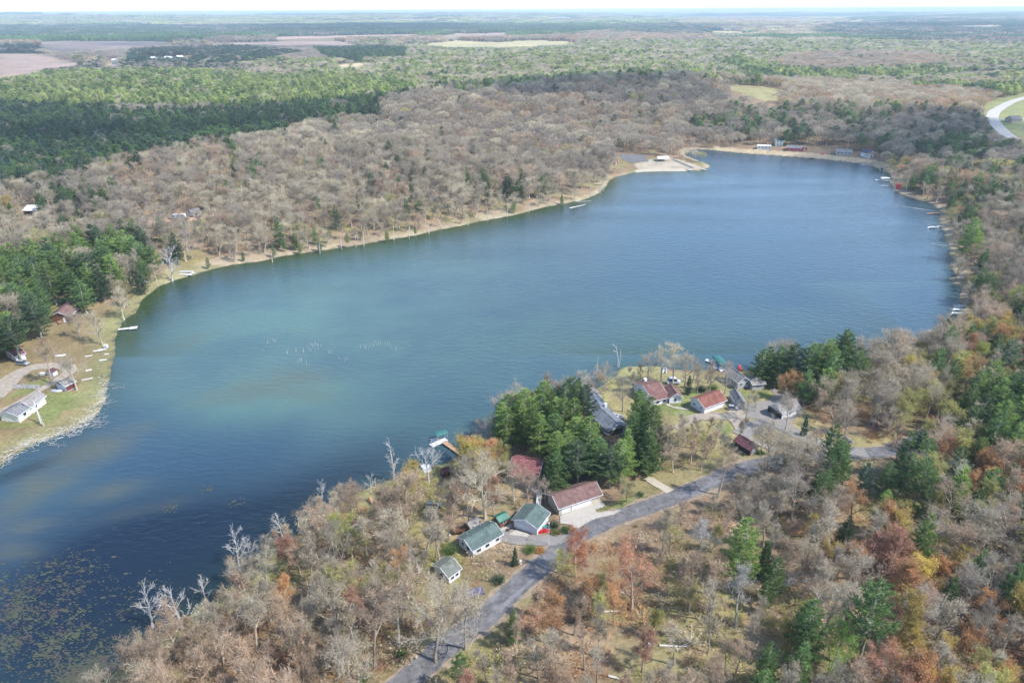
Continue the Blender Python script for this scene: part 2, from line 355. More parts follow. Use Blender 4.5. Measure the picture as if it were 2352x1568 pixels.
for P in (many(z1, [(1270, 840), (1500, 800), (1560, 680), (1800, 690), (1640, 760), (1660, 860), (1780, 950), (1500, 960), (1300, 930)]), many(z2, [(500, 620), (640, 670), (960, 660), (1060, 720), (900, 800), (720, 780), (560, 680)]),
          many(z2, [(300, 1040), (560, 1050), (640, 1180), (420, 1200), (300, 1130)]), many(z7, [(430, 325), (520, 290), (620, 250), (900, 190), (930, 180), (700, 290), (650, 310)]), many(z7, [(330, 430), (440, 380), (640, 330), (460, 420)]),
          many(z7, [(1050, 130), (1400, 30), (1520, -5), (1400, 50), (1150, 130)])):
    region(P, LAWN, .85)
region(many(a6, [(440, 300), (590, 265), (700, 270), (860, 320), (800, 348), (600, 355), (460, 352)]), SANDC)
region(many(z7, [(500, 1200), (640, 1230), (900, 1290), (1100, 1450), (1000, 1568), (700, 1568), (560, 1400)]), (.20, .17, .09), .7)
region(many(a4, [(1220, 500), (1650, 500), (1950, 440), (2010, 460), (1830, 510), (1700, 530), (1400, 560)]), (.40, .27, .18), .8)
region(many(a4, [(1830, 510), (1930, 490), (1930, 620), (1850, 610)]), (.24, .26, .09), .9)
BLUFF = [(330, 700), (380, 620), (640, 560), (900, 520), (1100, 490), (1400, 410), (1400, 440), (1260, 480), (1000, 535), (640, 595), (450, 635), (370, 665)]
blend((GSD > 0) & (GSD < 26) & inside(np.array(BLUFF), GPX, GPY), (.30, .24, .165), .8 * np.clip((vnoise(GX, GY, 18, 66) - .2) * 2, 0, 1))
farshore = (GSD > 0) & (GSD < 5) & (GY > 330)
shn = np.clip((vnoise(GX, GY, 9, 64) * .5 + vnoise(GX, GY, 30, 65) * .5 - .25) * 2.2, 0, 1)
blend(farshore, (.30, .265, .18), .75 * shn)
blend((GSD > 0) & (GSD < 14) & inside(np.array([(1640, 330), (2060, 360), (2060, 400), (1640, 360)]), GPX, GPY), (.40, .32, .20), .8)
blend((GSD > 0) & (GSD < 4) & (GX > 150), (.30, .24, .17), .6)
blend((GSD > 0) & (GSD < 9) & (GX < -90) & (GY < 360), (.20, .185, .09), .7)
blend((GSD > 0) & (GSD < 9) & (GX > -90) & (GX < 60) & (GY < 240), (.24, .23, .10), .7)
blend(GSD <= 0, (.06, .07, .05))
ny, nx = GH.shape
idx = np.arange(nx * ny).reshape(ny, nx)
quads = np.stack([idx[:-1, :-1], idx[:-1, 1:], idx[1:, 1:], idx[1:, :-1]], -1).reshape(-1, 4)
me = bpy.data.meshes.new('ground'); nv = nx * ny; nq = len(quads)
me.vertices.add(nv); me.vertices.foreach_set('co', np.stack([GX, GY, GH], -1).ravel().astype(np.float32))
me.loops.add(nq * 4); me.polygons.add(nq)
me.loops.foreach_set('vertex_index', quads.ravel().astype(np.int32))
me.polygons.foreach_set('loop_start', np.arange(0, nq * 4, 4, dtype=np.int32))
at = me.attributes.new('cover', 'FLOAT_COLOR', 'POINT')
at.data.foreach_set('color', np.concatenate([GC, np.ones(GH.shape + (1,))], -1).ravel().astype(np.float32))
me.update(calc_edges=True); me.shade_smooth()
gm = bpy.data.materials.new('ground_cover'); gm.use_nodes = True; n = gm.node_tree; b = n.nodes['Principled BSDF']
ge = n.nodes.new('ShaderNodeNewGeometry'); av = n.nodes.new('ShaderNodeAttribute'); av.attribute_name = 'cover'
def tnoise(n, ge, s, d=6):
    t = n.nodes.new('ShaderNodeTexNoise'); t.inputs['Scale'].default_value = s; t.inputs['Detail'].default_value = d; t.inputs['Roughness'].default_value = .7
    n.links.new(ge.outputs['Position'], t.inputs['Vector']); return t
t1 = tnoise(n, ge, .9); t2 = tnoise(n, ge, .07); t4 = tnoise(n, ge, .006, 8)
m1 = n.nodes.new('ShaderNodeMix'); m1.data_type = 'RGBA'; m1.blend_type = 'OVERLAY'; m1.inputs[0].default_value = .8
n.links.new(av.outputs['Color'], m1.inputs[6]); n.links.new(t1.outputs['Fac'], m1.inputs[7])
m2 = n.nodes.new('ShaderNodeMix'); m2.data_type = 'RGBA'; m2.blend_type = 'OVERLAY'; m2.inputs[0].default_value = .7
n.links.new(m1.outputs[2], m2.inputs[6]); n.links.new(t2.outputs['Fac'], m2.inputs[7])
m3 = n.nodes.new('ShaderNodeMix'); m3.data_type = 'RGBA'; m3.blend_type = 'OVERLAY'; m3.inputs[0].default_value = .5
n.links.new(m2.outputs[2], m3.inputs[6]); n.links.new(t4.outputs['Fac'], m3.inputs[7])
n.links.new(m3.outputs[2], b.inputs['Base Color']); b.inputs['Roughness'].default_value = .95; b.inputs['Specular IOR Level'].default_value = .1
bp = n.nodes.new('ShaderNodeBump'); bp.inputs['Strength'].default_value = .5; bp.inputs['Distance'].default_value = .25; n.links.new(t1.outputs['Fac'], bp.inputs['Height']); n.links.new(bp.outputs[0], b.inputs['Normal'])
me.materials.append(gm)
link('ground', me, kind='structure')

# ------------------------------------------------------------------ lake
wx = np.arange(-330, 400, 3.0); wy = np.arange(20, 760, 3.0)
WX, WY = np.meshgrid(wx, wy)
WPX, WPY = proj(WX, WY, 0 * WX)
WSD = -interp(GSD, WX, WY)
def blob(cx, cy, rx, ry, k, rot=0.0, pw=1.3):
    c, s = math.cos(R(rot)), math.sin(R(rot)); dx = WPX - cx; dy = WPY - cy
    u = (dx * c + dy * s) / rx; v = (-dx * s + dy * c) / ry
    return k * np.exp(-(u * u + v * v) ** pw)
wn = vnoise(WX, WY, 22, 21) * .6 + vnoise(WX, WY, 7, 22) * .4
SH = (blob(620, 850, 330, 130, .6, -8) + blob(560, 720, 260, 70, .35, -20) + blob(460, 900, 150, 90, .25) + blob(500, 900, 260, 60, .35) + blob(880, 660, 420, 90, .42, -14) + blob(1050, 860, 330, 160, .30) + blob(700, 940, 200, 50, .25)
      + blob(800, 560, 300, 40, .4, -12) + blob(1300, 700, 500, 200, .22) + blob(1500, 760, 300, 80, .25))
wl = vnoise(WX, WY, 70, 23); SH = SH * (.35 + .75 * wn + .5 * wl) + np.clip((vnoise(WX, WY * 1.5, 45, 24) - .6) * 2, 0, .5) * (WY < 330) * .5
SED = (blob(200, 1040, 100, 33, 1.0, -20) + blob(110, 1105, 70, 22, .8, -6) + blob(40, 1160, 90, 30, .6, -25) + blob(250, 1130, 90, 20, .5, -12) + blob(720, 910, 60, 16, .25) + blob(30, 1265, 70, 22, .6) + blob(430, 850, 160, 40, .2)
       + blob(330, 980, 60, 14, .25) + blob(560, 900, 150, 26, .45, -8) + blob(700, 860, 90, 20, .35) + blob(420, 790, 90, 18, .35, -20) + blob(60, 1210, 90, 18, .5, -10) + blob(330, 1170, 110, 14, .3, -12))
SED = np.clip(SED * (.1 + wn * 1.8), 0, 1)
DK = np.clip(blob(200, 1420, 420, 200, 1.0, -30) + blob(620, 1200, 330, 75, .55, -33, 1.0) + blob(850, 1070, 200, 50, .3, -25, 1.0) + blob(380, 1260, 350, 120, .55, -15) + blob(330, 720, 50, 55, .5) + blob(60, 1080, 120, 14, .8, -20), 0, 1)  # dark water; the small blob by the left shore paints in the pines' reflection
edge = np.exp(-np.maximum(WSD, 0) / 7)
bank_reflection = np.exp(-np.maximum(WSD, 0) / 20) * ((WX < 170) & (WY > 250)) * (.55 + .6 * wn)  # dark reflection of the wooded bank, painted into the water colour
wq = np.arange(len(wx) * len(wy)).reshape(len(wy), len(wx))
fq = np.stack([wq[:-1, :-1], wq[:-1, 1:], wq[1:, 1:], wq[1:, :-1]], -1).reshape(-1, 4)
inn = (WSD > -9)
keep = inn.ravel()[fq].any(1); fq = fq[keep]
wme = bpy.data.meshes.new('lake_water'); wme.from_pydata(np.stack([WX, WY, 0 * WX], -1).reshape(-1, 3).tolist(), [], fq.tolist())
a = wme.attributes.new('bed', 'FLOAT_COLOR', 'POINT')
a.data.foreach_set('color', np.stack([np.clip(SH, 0, 1), SED, DK, np.clip(bank_reflection + edge * .45, 0, 1)], -1).ravel().astype(np.float32))  # alpha is no lake bed: olive shore band plus the painted bank reflection
wm = bpy.data.materials.new('lake_water'); wm.use_nodes = True; n = wm.node_tree; b = n.nodes['Principled BSDF']
ge = n.nodes.new('ShaderNodeNewGeometry'); av = n.nodes.new('ShaderNodeAttribute'); av.attribute_name = 'bed'
sx = n.nodes.new('ShaderNodeSeparateColor'); n.links.new(av.outputs['Color'], sx.inputs[0])
def cmix(fac, c1, c2):
    m = n.nodes.new('ShaderNodeMix'); m.data_type = 'RGBA'
    if isinstance(fac, float): m.inputs[0].default_value = fac
    else: n.links.new(fac, m.inputs[0])
    for k, c in ((6, c1), (7, c2)):
        if isinstance(c, tuple): m.inputs[k].default_value = (*c, 1)
        else: n.links.new(c, m.inputs[k])
    return m.outputs[2]
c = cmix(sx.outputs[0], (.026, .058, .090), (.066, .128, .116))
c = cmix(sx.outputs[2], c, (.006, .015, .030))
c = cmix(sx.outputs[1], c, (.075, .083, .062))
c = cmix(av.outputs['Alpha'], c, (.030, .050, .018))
n.links.new(c, b.inputs['Base Color']); b.inputs['Roughness'].default_value = .12; b.inputs['IOR'].default_value = 1.33
mp = n.nodes.new('ShaderNodeMapping'); mp.inputs['Rotation'].default_value = (0, 0, R(25)); mp.inputs['Scale'].default_value = (.45, 1.0, 1); n.links.new(ge.outputs['Position'], mp.inputs[0])
w1 = n.nodes.new('ShaderNodeTexNoise'); w1.inputs['Scale'].default_value = .55; w1.inputs['Detail'].default_value = 4; w1.inputs['Roughness'].default_value = .55; n.links.new(mp.outputs[0], w1.inputs['Vector'])
w2 = n.nodes.new('ShaderNodeTexNoise'); w2.inputs['Scale'].default_value = .025; w2.inputs['Detail'].default_value = 4
mp2 = n.nodes.new('ShaderNodeMapping'); mp2.inputs['Rotation'].default_value = (0, 0, R(-20)); mp2.inputs['Scale'].default_value = (.25, 1.2, 1); n.links.new(ge.outputs['Position'], mp2.inputs[0]); n.links.new(mp2.outputs[0], w2.inputs['Vector'])
wmr = n.nodes.new('ShaderNodeMapRange'); wmr.inputs[1].default_value = .35; wmr.inputs[2].default_value = .65; wmr.inputs[3].default_value = .4; wmr.inputs[4].default_value = 1.0; n.links.new(w2.outputs[0], wmr.inputs[0])
bp = n.nodes.new('ShaderNodeBump'); bp.inputs['Distance'].default_value = .38; n.links.new(wmr.outputs[0], bp.inputs['Strength']); n.links.new(w1.outputs[0], bp.inputs['Height']); n.links.new(bp.outputs[0], b.inputs['Normal'])
wme.materials.append(wm); wme.shade_smooth()
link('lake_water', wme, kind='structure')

# ------------------------------------------------------------------ roads and other sheets
SHEETS = []      # (world centre line, half width) kept clear of trees
def resample(P, step):
    P = np.asarray(P, float); seg = np.linalg.norm(np.diff(P, axis=0), axis=1); L = np.concatenate([[0], np.cumsum(seg)])
    t = np.arange(0, L[-1], step); return np.stack([np.interp(t, L, P[:, k]) for k in range(P.shape[1])], 1)
def catmull(P, n=8):
    P = np.asarray(P, float); Q = np.vstack([2 * P[0] - P[1], P, 2 * P[-1] - P[-2]]); out = []
    for i in range(1, len(Q) - 2):
        for t in np.linspace(0, 1, n, endpoint=False):
            a0, b0, c0, d0 = Q[i - 1], Q[i], Q[i + 1], Q[i + 2]
            out.append(.5 * ((2 * b0) + (-a0 + c0) * t + (2 * a0 - 5 * b0 + 4 * c0 - d0) * t * t + (-a0 + 3 * b0 - 3 * c0 + d0) * t ** 3))
    return np.array(out + [Q[-2]])
def strip(name, dpts, width, m, lift=.10, step=1.5, kind='structure', rough=.25, clear=1.0, cols=4):
    P = catmull(pts_arr(dpts)[:, :2]); P = resample(P, step)
    T = np.gradient(P, axis=0); T /= np.linalg.norm(T, axis=1)[:, None]; N = np.stack([-T[:, 1], T[:, 0]], 1)
    wv = np.broadcast_to(np.interp(np.linspace(0, 1, len(P)), np.linspace(0, 1, np.size(width)), np.atleast_1d(width)), len(P)) / 2
    v = []; f = []
    jl = rng.normal(0, rough, (len(P), 2)) * .5
    for i in range(len(P)):
        for k in range(cols + 1):
            u = -1 + 2 * k / cols; off = u * wv[i] + (jl[i, 0] if k == 0 else jl[i, 1] if k == cols else 0)
            q = P[i] + N[i] * off; v.append((q[0], q[1], hz(*q) + lift))
    for i in range(len(P) - 1):
        for k in range(cols):
            a0 = i * (cols + 1) + k; f.append((a0, a0 + 1, a0 + cols + 2, a0 + cols + 1))
    SHEETS.append((P, np.max(np.atleast_1d(width)) / 2 * clear + .5))
    return link(name, mesh(name, v, f, [m]), kind=kind)
def pad(name, dpts, m, lift=.12, step=.55, kind='structure'):
    W = pts_arr(dpts)[:, :2]; x0, y0 = W.min(0); x1, y1 = W.max(0)
    gx = np.arange(x0, x1 + step, step); gy = np.arange(y0, y1 + step, step); X, Y = np.meshgrid(gx, gy)
    ins = inside(W, X, Y)
    # snap outside neighbours onto the outline so that the edge is clean
    d = segdist(W, X, Y); use = ins | (d < step * .72)
    for j, i in zip(*np.where(use & ~ins)):
        best = None
        for k in range(len(W)):
            a0 = W[k]; b0 = W[(k + 1) % len(W)]; e = b0 - a0; t = np.clip(np.dot((X[j, i] - a0[0], Y[j, i] - a0[1]), e) / (e @ e + 1e-9), 0, 1); q = a0 + t * e
            dd = (q[0] - X[j, i]) ** 2 + (q[1] - Y[j, i]) ** 2
            if best is None or dd < best[0]: best = (dd, q)
        X[j, i], Y[j, i] = best[1]
    Zz = interp(GH, X, Y) + lift; ids = np.arange(X.size).reshape(X.shape)
    f = [(ids[j, i], ids[j, i + 1], ids[j + 1, i + 1], ids[j + 1, i]) for j in range(X.shape[0] - 1) for i in range(X.shape[1] - 1) if use[j, i] and use[j, i + 1] and use[j + 1, i + 1] and use[j + 1, i]]
    SHEETS.append((np.vstack([W, W[:1]]), 1.0)); PADS.append(W)
    return link(name, mesh(name, np.stack([X, Y, Zz], -1).reshape(-1, 3), f, [m]), kind=kind)
PADS = []
ROAD = [(880, 1610), (958, 1541), (1008, 1500), (1052, 1462), (1111, 1421), (1163, 1371), (1213, 1324), (1262, 1283), (1309, 1240), (1363, 1212), (1415, 1189), (1478, 1167), (1541, 1145), (1605, 1119), (1668, 1091), (1709, 1075),
        (1800, 1056), (1900, 1047), (2009, 1039), (2060, 1032), (2110, 1012), (2150, 985)]
strip('road_shoulder', ROAD, 7.6, mat('gravelly_verge', (.23, .18, .125), .95, noise=.3, nscale=.9), .09, rough=.9, clear=0)
strip('road', ROAD, 5.7, 'asphalt', .14, clear=1.25)
strip('road_patch', [(1150, 1400), (1175, 1375), (1205, 1348), (1232, 1322)], 1.1, 'roadline', .155, clear=0)
strip('road_patch', [(1560, 1143), (1600, 1128), (1640, 1110), (1660, 1100)], 1.0, 'roadline', .155, clear=0)
strip('access_road', [(1700, 1000), (1740, 975), (1790, 978), (1815, 989), (1850, 1005), (1885, 1018), (1947, 1035), (2000, 1040)], 6.0, 'greydrive', .18)
strip('gravel_track', many(z2, [(430, 960), (300, 980), (350, 960), (560, 990), (640, 1080), (700, 1180), (780, 1250), (900, 1300), (1010, 1340), (1100, 1380)])[2:], [5, 3.5, 3, 3], 'gravel', .16)
strip('gravel_track', many(z2, [(-80, 1120), (20, 1050), (120, 1000), (250, 980), (400, 970), (560, 990)]), [2.5, 3.5, 5, 4], 'gravel', .15)
pad('gravel_yard', many(z2, [(700, 800), (800, 830), (900, 800), (1000, 790), (1080, 720), (1000, 650), (1050, 640), (1260, 760), (1390, 880), (1380, 960), (1280, 1040), (1220, 1110), (1100, 1060), (860, 1000), (740, 1000), (640, 930), (620, 880), (700, 860)]), 'greydrive', .13)
pad('gravel_yard', many(z2, [(560, 880), (700, 880), (760, 960), (720, 1050), (600, 1010), (480, 960)]), 'gravel', .17)
pad('concrete_apron', many(z4, [(1500, 690), (1660, 625), (1930, 520), (1970, 580), (1950, 600), (1830, 640), (1900, 655), (2150, 625), (2060, 680), (1900, 710), (1810, 745), (1700, 820), (1640, 815), (1600, 780), (1500, 770)]), 'concrete', .20)
pad('driveway', many(z4, [(860, 850), (1010, 830), (1200, 890), (1300, 895), (1590, 885), (1570, 960), (1450, 1000), (1250, 1000), (960, 985), (880, 950)]), 'greydrive', .19)
pad('concrete_slab', many(z4, [(1000, 850), (1050, 835), (1190, 885), (1150, 915), (960, 890)]), 'concrete', .26)
pad('concrete_slab', many(z4, [(880, 820), (990, 770), (1005, 800), (930, 850), (880, 845)]), 'concrete', .24)
strip('dirt_drive', many(z7, [(820, 80), (900, 125), (960, 160), (1010, 190)]), 2.8, 'sand', .16)
strip('garden_path', many(z1, [(1370, 825), (1440, 865), (1560, 885), (1700, 900)]), 1.1, 'concrete', .13, clear=.5)
strip('gravel_drive', many(b1, [(-120, 1150), (0, 1060), (100, 950), (200, 880), (330, 810), (480, 780), (650, 775), (780, 780)]), [9, 7.5, 5.5, 5], 'gravel', .13)
strip('gravel_drive', many(b1, [(780, 780), (820, 830), (760, 890), (660, 950), (540, 1020), (300, 1160), (100, 1270), (-60, 1320)]), [6, 3, 2.6, 2.8], 'gravel', .145)
strip('highway', [(2420, 212), (2348, 227), (2315, 238), (2290, 253), (2279, 268), (2286, 284), (2301, 300), (2330, 322)], 12, 'highway', .35, step=4, clear=2.2)
strip('highway_turnoff', [(2284, 275), (2310, 275), (2360, 274)], 6, 'highway', .30, step=4)
pad('asphalt_lot', many(a6, [(340, 240), (500, 245), (530, 290), (400, 295), (350, 275)]), 'asphalt', .15, step=3)
strip('asphalt_path', many(a6, [(680, 275), (740, 300), (790, 322), (812, 332)]), 3.2, 'asphalt', .2, step=2)
strip('sand_shore', many(a6, [(440, 352), (520, 345), (600, 347), (700, 345), (770, 340)]), [5, 9, 9, 7], 'sand', .12, step=3)

# ------------------------------------------------------------------ tree meshes
def bare_tree(seed, H=17, spread=4.6, start=.3, vase=.55, limbs=9, twigs=7, budn=1.3, dead=False, lean=0.0):
    """returns (trunk builder, crown builder): trunk and limbs; twigs and buds. Height H, base at the origin"""
    rs = np.random.default_rng(seed); T = MB(); C = MB(); r0 = .017 * H
    n = 6; P = [np.zeros(3)]; d = np.array([lean, 0, 1.0])
    top = H * (.80 if not dead else .72)
    for i in range(n):
        d = d + np.append(rs.normal(0, .07, 2), 0); d /= np.linalg.norm(d); P.append(P[-1] + d * top / n)
    rad = lambda t: r0 * (1 - t) ** .8 + .035
    for i in range(n): T.tube(P[i], P[i + 1], rad(i / n) * (1.5 if i == 0 else 1), rad((i + 1) / n), 5)
    P = np.array(P)
    def at(t):
        k = min(int(t * n), n - 1); u = t * n - k; return P[k] * (1 - u) + P[k + 1] * u
    ends = []
    for i in range(limbs):
        t = start + (1 - start) * (i + rs.random() * .8) / limbs; az = i * 2.4 + rs.normal(0, .4)
        L = spread * (1.25 - .65 * (t - start) / (1 - start)) * rs.uniform(.75, 1.15); p = at(t); up = vase + .7 * (t - start) + rs.normal(0, .08)
        dd = np.array([math.cos(az), math.sin(az), up]); dd /= np.linalg.norm(dd); rr = rad(t) * .62
        seg = 3; q = p
        for s in range(seg):
            dd = dd + np.append(rs.normal(0, .14, 2), .12 + rs.normal(0, .08)); dd /= np.linalg.norm(dd)
            q2 = q + dd * L * 1.05 / seg; T.tube(q, q2, rr * (1 - s / seg * .75), rr * (1 - (s + 1) / seg * .75), 3)
            k2 = 2 if s < 1 else 4
            for j in range(k2):
                u = rs.random(); b0 = q * (1 - u) + q2 * u; d2 = dd + rs.normal(0, .62, 3); d2[2] += .25; d2 /= np.linalg.norm(d2)
                l2 = L * rs.uniform(.28, .55); e = b0 + d2 * l2; T.tube(b0, e, rr * .38, rr * .16 + .008, 3); ends.append((b0, e, d2, l2))
            q = q2
        ends.append((q - dd * L / seg, q, dd, L / seg))
    tp = P[-1]; ends.append((P[-2], tp, d, top / n))
    for i in range(4):
        d2 = d + rs.normal(0, .35, 3); d2 /= np.linalg.norm(d2); e = tp + d2 * H * .14; T.tube(tp, e, .06, .025, 3); ends.append((tp, e, d2, H * .14))
    for (b0, e, d2, l2) in ends:
        for j in range(twigs):
            u = rs.uniform(.15, 1); p = b0 * (1 - u) + e * u; d3 = d2 + rs.normal(0, .6, 3); d3[2] += .3; d3 /= np.linalg.norm(d3)
            l3 = min(l2, 2.2) * rs.uniform(.5, .95) * (.6 if dead else 1); q = p + d3 * l3
            C.sliver(p, q, .055 if not dead else .07, 0, rs.uniform(.75, 1.25))
            if dead: continue
            for k in range(4):
                v = rs.uniform(.2, 1); s = p * (1 - v) + q * v; d4 = d3 + rs.normal(0, .75, 3); d4[2] += .15; d4 /= np.linalg.norm(d4); l4 = rs.uniform(.45, 1.0)
                C.sliver(s, s + d4 * l4, .045, 0, rs.uniform(.75, 1.3))
                if rs.random() < budn:
                    for _ in range(1 if budn < 1.6 else 2):
                        c = s + d4 * l4 * rs.uniform(.5, 1.05); sz = rs.uniform(.07, .14); a0 = rs.normal(0, sz, 3); a1 = rs.normal(0, sz, 3)
                        C.add([c, c + a0, c + a1], [(0, 1, 2)], 1, rs.uniform(.75, 1.3))
    return T, C
def pine_tree(seed, H=20, rad=4.6, start=.22, whorls=17, full=1.0, conic=.75):
    rs = np.random.default_rng(seed); T = MB(); C = MB(); n = 5; P = [np.zeros(3)]
    for i in range(n): P.append(np.array([rs.normal(0, .15), rs.normal(0, .15), H * (i + 1) / n]))
    for i in range(n): T.tube(P[i], P[i + 1], .016 * H * (1 - i / n) + .03, .016 * H * (1 - (i + 1) / n) + .03, 5)
    for w_ in range(whorls):
        t = start + (1 - start) * (w_ / (whorls - 1)) ** .92
        prof = (1 - ((t - start) / (1 - start))) ** conic * (.55 + .45 * min(1, (t - start) / .18 + .35)) + .06
        nb = 6 if t < .8 else 4
        for b_ in range(nb):
            if rs.random() < .1: continue
            az = w_ * 1.9 + b_ * 2 * math.pi / nb + rs.normal(0, .22); L = rad * prof * rs.uniform(.68, 1.22); z0 = H * t + rs.normal(0, .25)
            h = np.array([math.cos(az), math.sin(az), 0]); side = np.array([-h[1], h[0], 0]); rise = .10 + .5 * t
            tn = max(4, int(L * 4.6 * full))
            T.tube((0, 0, z0), h * L * .9 + np.array([0, 0, z0 + L * rise * .7]), .05 + .01 * L, .015, 3)
            for k in range(tn):
                u = .2 + .8 * (k + rs.random()) / tn; wd = (1 - u * .55) * L * .27
                c = h * L * u + side * rs.uniform(-1, 1) * wd + np.array([0, 0, z0 + L * u * rise * (.35 + .65 * u) + rs.normal(0, .1)])
                tt = rs.uniform(.7, 1.25)
                for q in range(5):
                    dd = h * rs.uniform(.1, .9) + side * rs.normal(0, .6) + np.array([0, 0, rs.uniform(.05, .75)]); dd /= np.linalg.norm(dd); l = rs.uniform(.6, 1.15)
                    sv = np.cross(dd, rs.normal(size=3)); sv /= np.linalg.norm(sv) + 1e-9; sv = sv * rs.uniform(.14, .27)
                    C.add([c - sv * .5, c + sv * .5 + dd * l * .15, c + dd * l], [(0, 1, 2)], 0, tt * rs.uniform(.88, 1.12))
    return T, C
def far_bare(seed, H=15, rad=5.0, n=420):
    """crown of a leafless tree as it reads from half a kilometre and more: trunk, limbs and a dome of twig sprays"""
    rs = np.random.default_rng(seed); T = MB(); T.tube((0, 0, 0), (rs.normal(0, .3), 0, H * .55), .24, .15, 3)
    for i in range(6):
        az = i * 1.05 + rs.normal(0, .2); T.tube((0, 0, H * rs.uniform(.3, .5)), (math.cos(az) * rad * .7, math.sin(az) * rad * .7, H * rs.uniform(.7, .88)), .12, .04, 3)
    lump = [(rs.normal(0, .38, 3)) for _ in range(7)]
    for i in range(n):
        v = rs.normal(size=3); v /= np.linalg.norm(v); v[2] = abs(v[2]) * .9 - .12 if rs.random() < .86 else -abs(v[2]) * .5
        k = 1 + .16 * math.sin(5 * v[0] + seed) * math.cos(4 * v[1] + seed * 2); r = rs.uniform(.72, 1.0) * k
        c = np.array([v[0] * rad * r, v[1] * rad * r, H * .62 + v[2] * H * .38 * r])
        d = v + rs.normal(0, .5, 3); d[2] += .3; d /= np.linalg.norm(d); l = rs.uniform(.9, 1.8)
        T.sliver(c - d * l * .6, c + d * l * .4, rs.uniform(.14, .34), 1 if rs.random() < .55 else 2, rs.uniform(.75, 1.25))
    return T
def far_pine(seed, H=18, rad=4.6, n=300, conic=.5):
    rs = np.random.default_rng(seed); T = MB(); T.tube((0, 0, 0), (0, 0, H * .95), .2, .04, 3)
    for i in range(n):
        t = .18 + .82 * rs.random() ** .9; prof = (1 - (t - .18) / .82) ** conic + .08; az = rs.uniform(0, 6.283); r = rad * prof * rs.uniform(.45, 1.1)
        h = np.array([math.cos(az), math.sin(az), 0]); side = np.array([-h[1], h[0], 0]); c = h * r + np.array([0, 0, H * t + r * .15]); l = rs.uniform(1.0, 1.8)
        d = h + np.array([0, 0, rs.uniform(.0, .6)]) + side * rs.normal(0, .35); d /= np.linalg.norm(d); sv = side * rs.uniform(.45, .85)
        T.add([c - sv - d * l * .4, c + sv - d * l * .4, c + d * l * .6], [(0, 1, 2)], 1, rs.uniform(.7, 1.3))
    return T
def clump(seed, size=42, n=26, H=14, pine=False):
    """a patch of wood seen from kilometres away"""
    rs = np.random.default_rng(seed); T = MB()
    for i in range(n):
        x, y = rs.uniform(-size / 2, size / 2, 2); h = H * rs.uniform(.75, 1.15); r = size / math.sqrt(n) * rs.uniform(.5, .75); tt = rs.uniform(.75, 1.25)
        for j in range(16):
            v = rs.normal(size=3); v /= np.linalg.norm(v); v[2] = abs(v[2])
            if pine: c = np.array([x + v[0] * r * (1.15 - v[2]), y + v[1] * r * (1.15 - v[2]), h * (.4 + .65 * v[2])])
            else: c = np.array([x + v[0] * r, y + v[1] * r, h * (.55 + .42 * v[2])])
            a0 = rs.normal(0, 1.6, 3); a1 = rs.normal(0, 1.6, 3); T.add([c, c + a0, c + a1], [(0, 1, 2)], 0, tt * rs.uniform(.85, 1.15))
        T.tube((x, y, -2), (x, y, h * .6), r * .5, r * .5, 4, 0, tt * .8)
    return T
def shrub(seed, H=1.8, rad=1.5, n=90, leaf=.5):
    rs = np.random.default_rng(seed); T = MB()
    for i in range(n):
        az = rs.uniform(0, 6.283); r = rad * math.sqrt(rs.random()); e = np.array([math.cos(az) * r, math.sin(az) * r, H * rs.uniform(.35, 1) * (1.1 - .5 * r / rad)]); s = e * .15; s[2] = 0
        T.sliver(s, e, .05, 0, rs.uniform(.8, 1.2))
        for k in range(2):
            if rs.random() < leaf:
                c = e * rs.uniform(.6, 1.05); T.add([c, c + rs.normal(0, .11, 3), c + rs.normal(0, .11, 3)], [(0, 1, 2)], 1, rs.uniform(.75, 1.25))
    return T

PAL = dict(greytan=(.38, .32, .235), beige=(.51, .435, .30), browngrey=(.30, .25, .20), pinktan=(.44, .305, .20), olive=(.39, .37, .11), rust=(.52, .27, .11), redbrown=(.43, .22, .14), yellowgreen=(.38, .43, .08),
           cream=(.50, .49, .36), gold=(.54, .40, .09), dead=(.42, .40, .38), darkpine=(.10, .155, .075), midpine=(.14, .225, .075), brightpine=(.21, .30, .08), lime=(.22, .36, .05), bluepine=(.08, .15, .095), palepine=(.45, .50, .18))
BT = [bare_tree(1, twigs=6, budn=1.0), bare_tree(2, 18, 5.6, .28, .35, 10, 6, 1.0), bare_tree(3, 18, 3.4, .38, 1.0, 9, 5, .8), bare_tree(4, 15, 5.0, .25, .5, 9, 6, 1.0), bare_tree(5, 19, 4.0, .45, .8, 8, 5, .8, lean=.12), bare_tree(6, 13, 2.4, .3, 1.1, 8, 5, .8), bare_tree(7, 18, 2.9, .5, 1.2, 8, 5, .8, lean=.05)]
BTM = [(t.me('trunk', ['bark']), c.me('crown', ['twig', 'bud'])) for t, c in BT]
BBT = [bare_tree(11, 16, 4.4, .22, .6, 9, 7, 2.0), bare_tree(12, 17, 3.6, .25, .9, 9, 8, 2.0), bare_tree(13, 14, 4.8, .2, .5, 9, 7, 2.0), bare_tree(14, 11, 2.8, .2, .8, 8, 7, 2.0)]
BBM = [(t.me('trunk', ['bark']), c.me('crown', ['twig', 'bud'])) for t, c in BBT]
PT = [pine_tree(21), pine_tree(22, 22, 5.4, .16, 18, 1.0, .6), pine_tree(23, 18, 4.0, .12, 17, 1.1, .85), pine_tree(24, 21, 4.4, .42, 12, 1.1, .5)]
PTM = [(t.me('trunk', ['bark']), c.me('crown', ['needle'])) for t, c in PT]
ST = pine_tree(25, 15, 2.7, .05, 20, 1.2, .95); STM = (ST[0].me('trunk', ['bark']), ST[1].me('crown', ['needle']))
DT = [bare_tree(31, 17, 4.0, .35, .7, 8, 5, 0, True), bare_tree(32, 14, 4.6, .2, .7, 9, 5, 0, True), bare_tree(33, 18, 2.2, .3, .8, 14, 4, 0, True)]
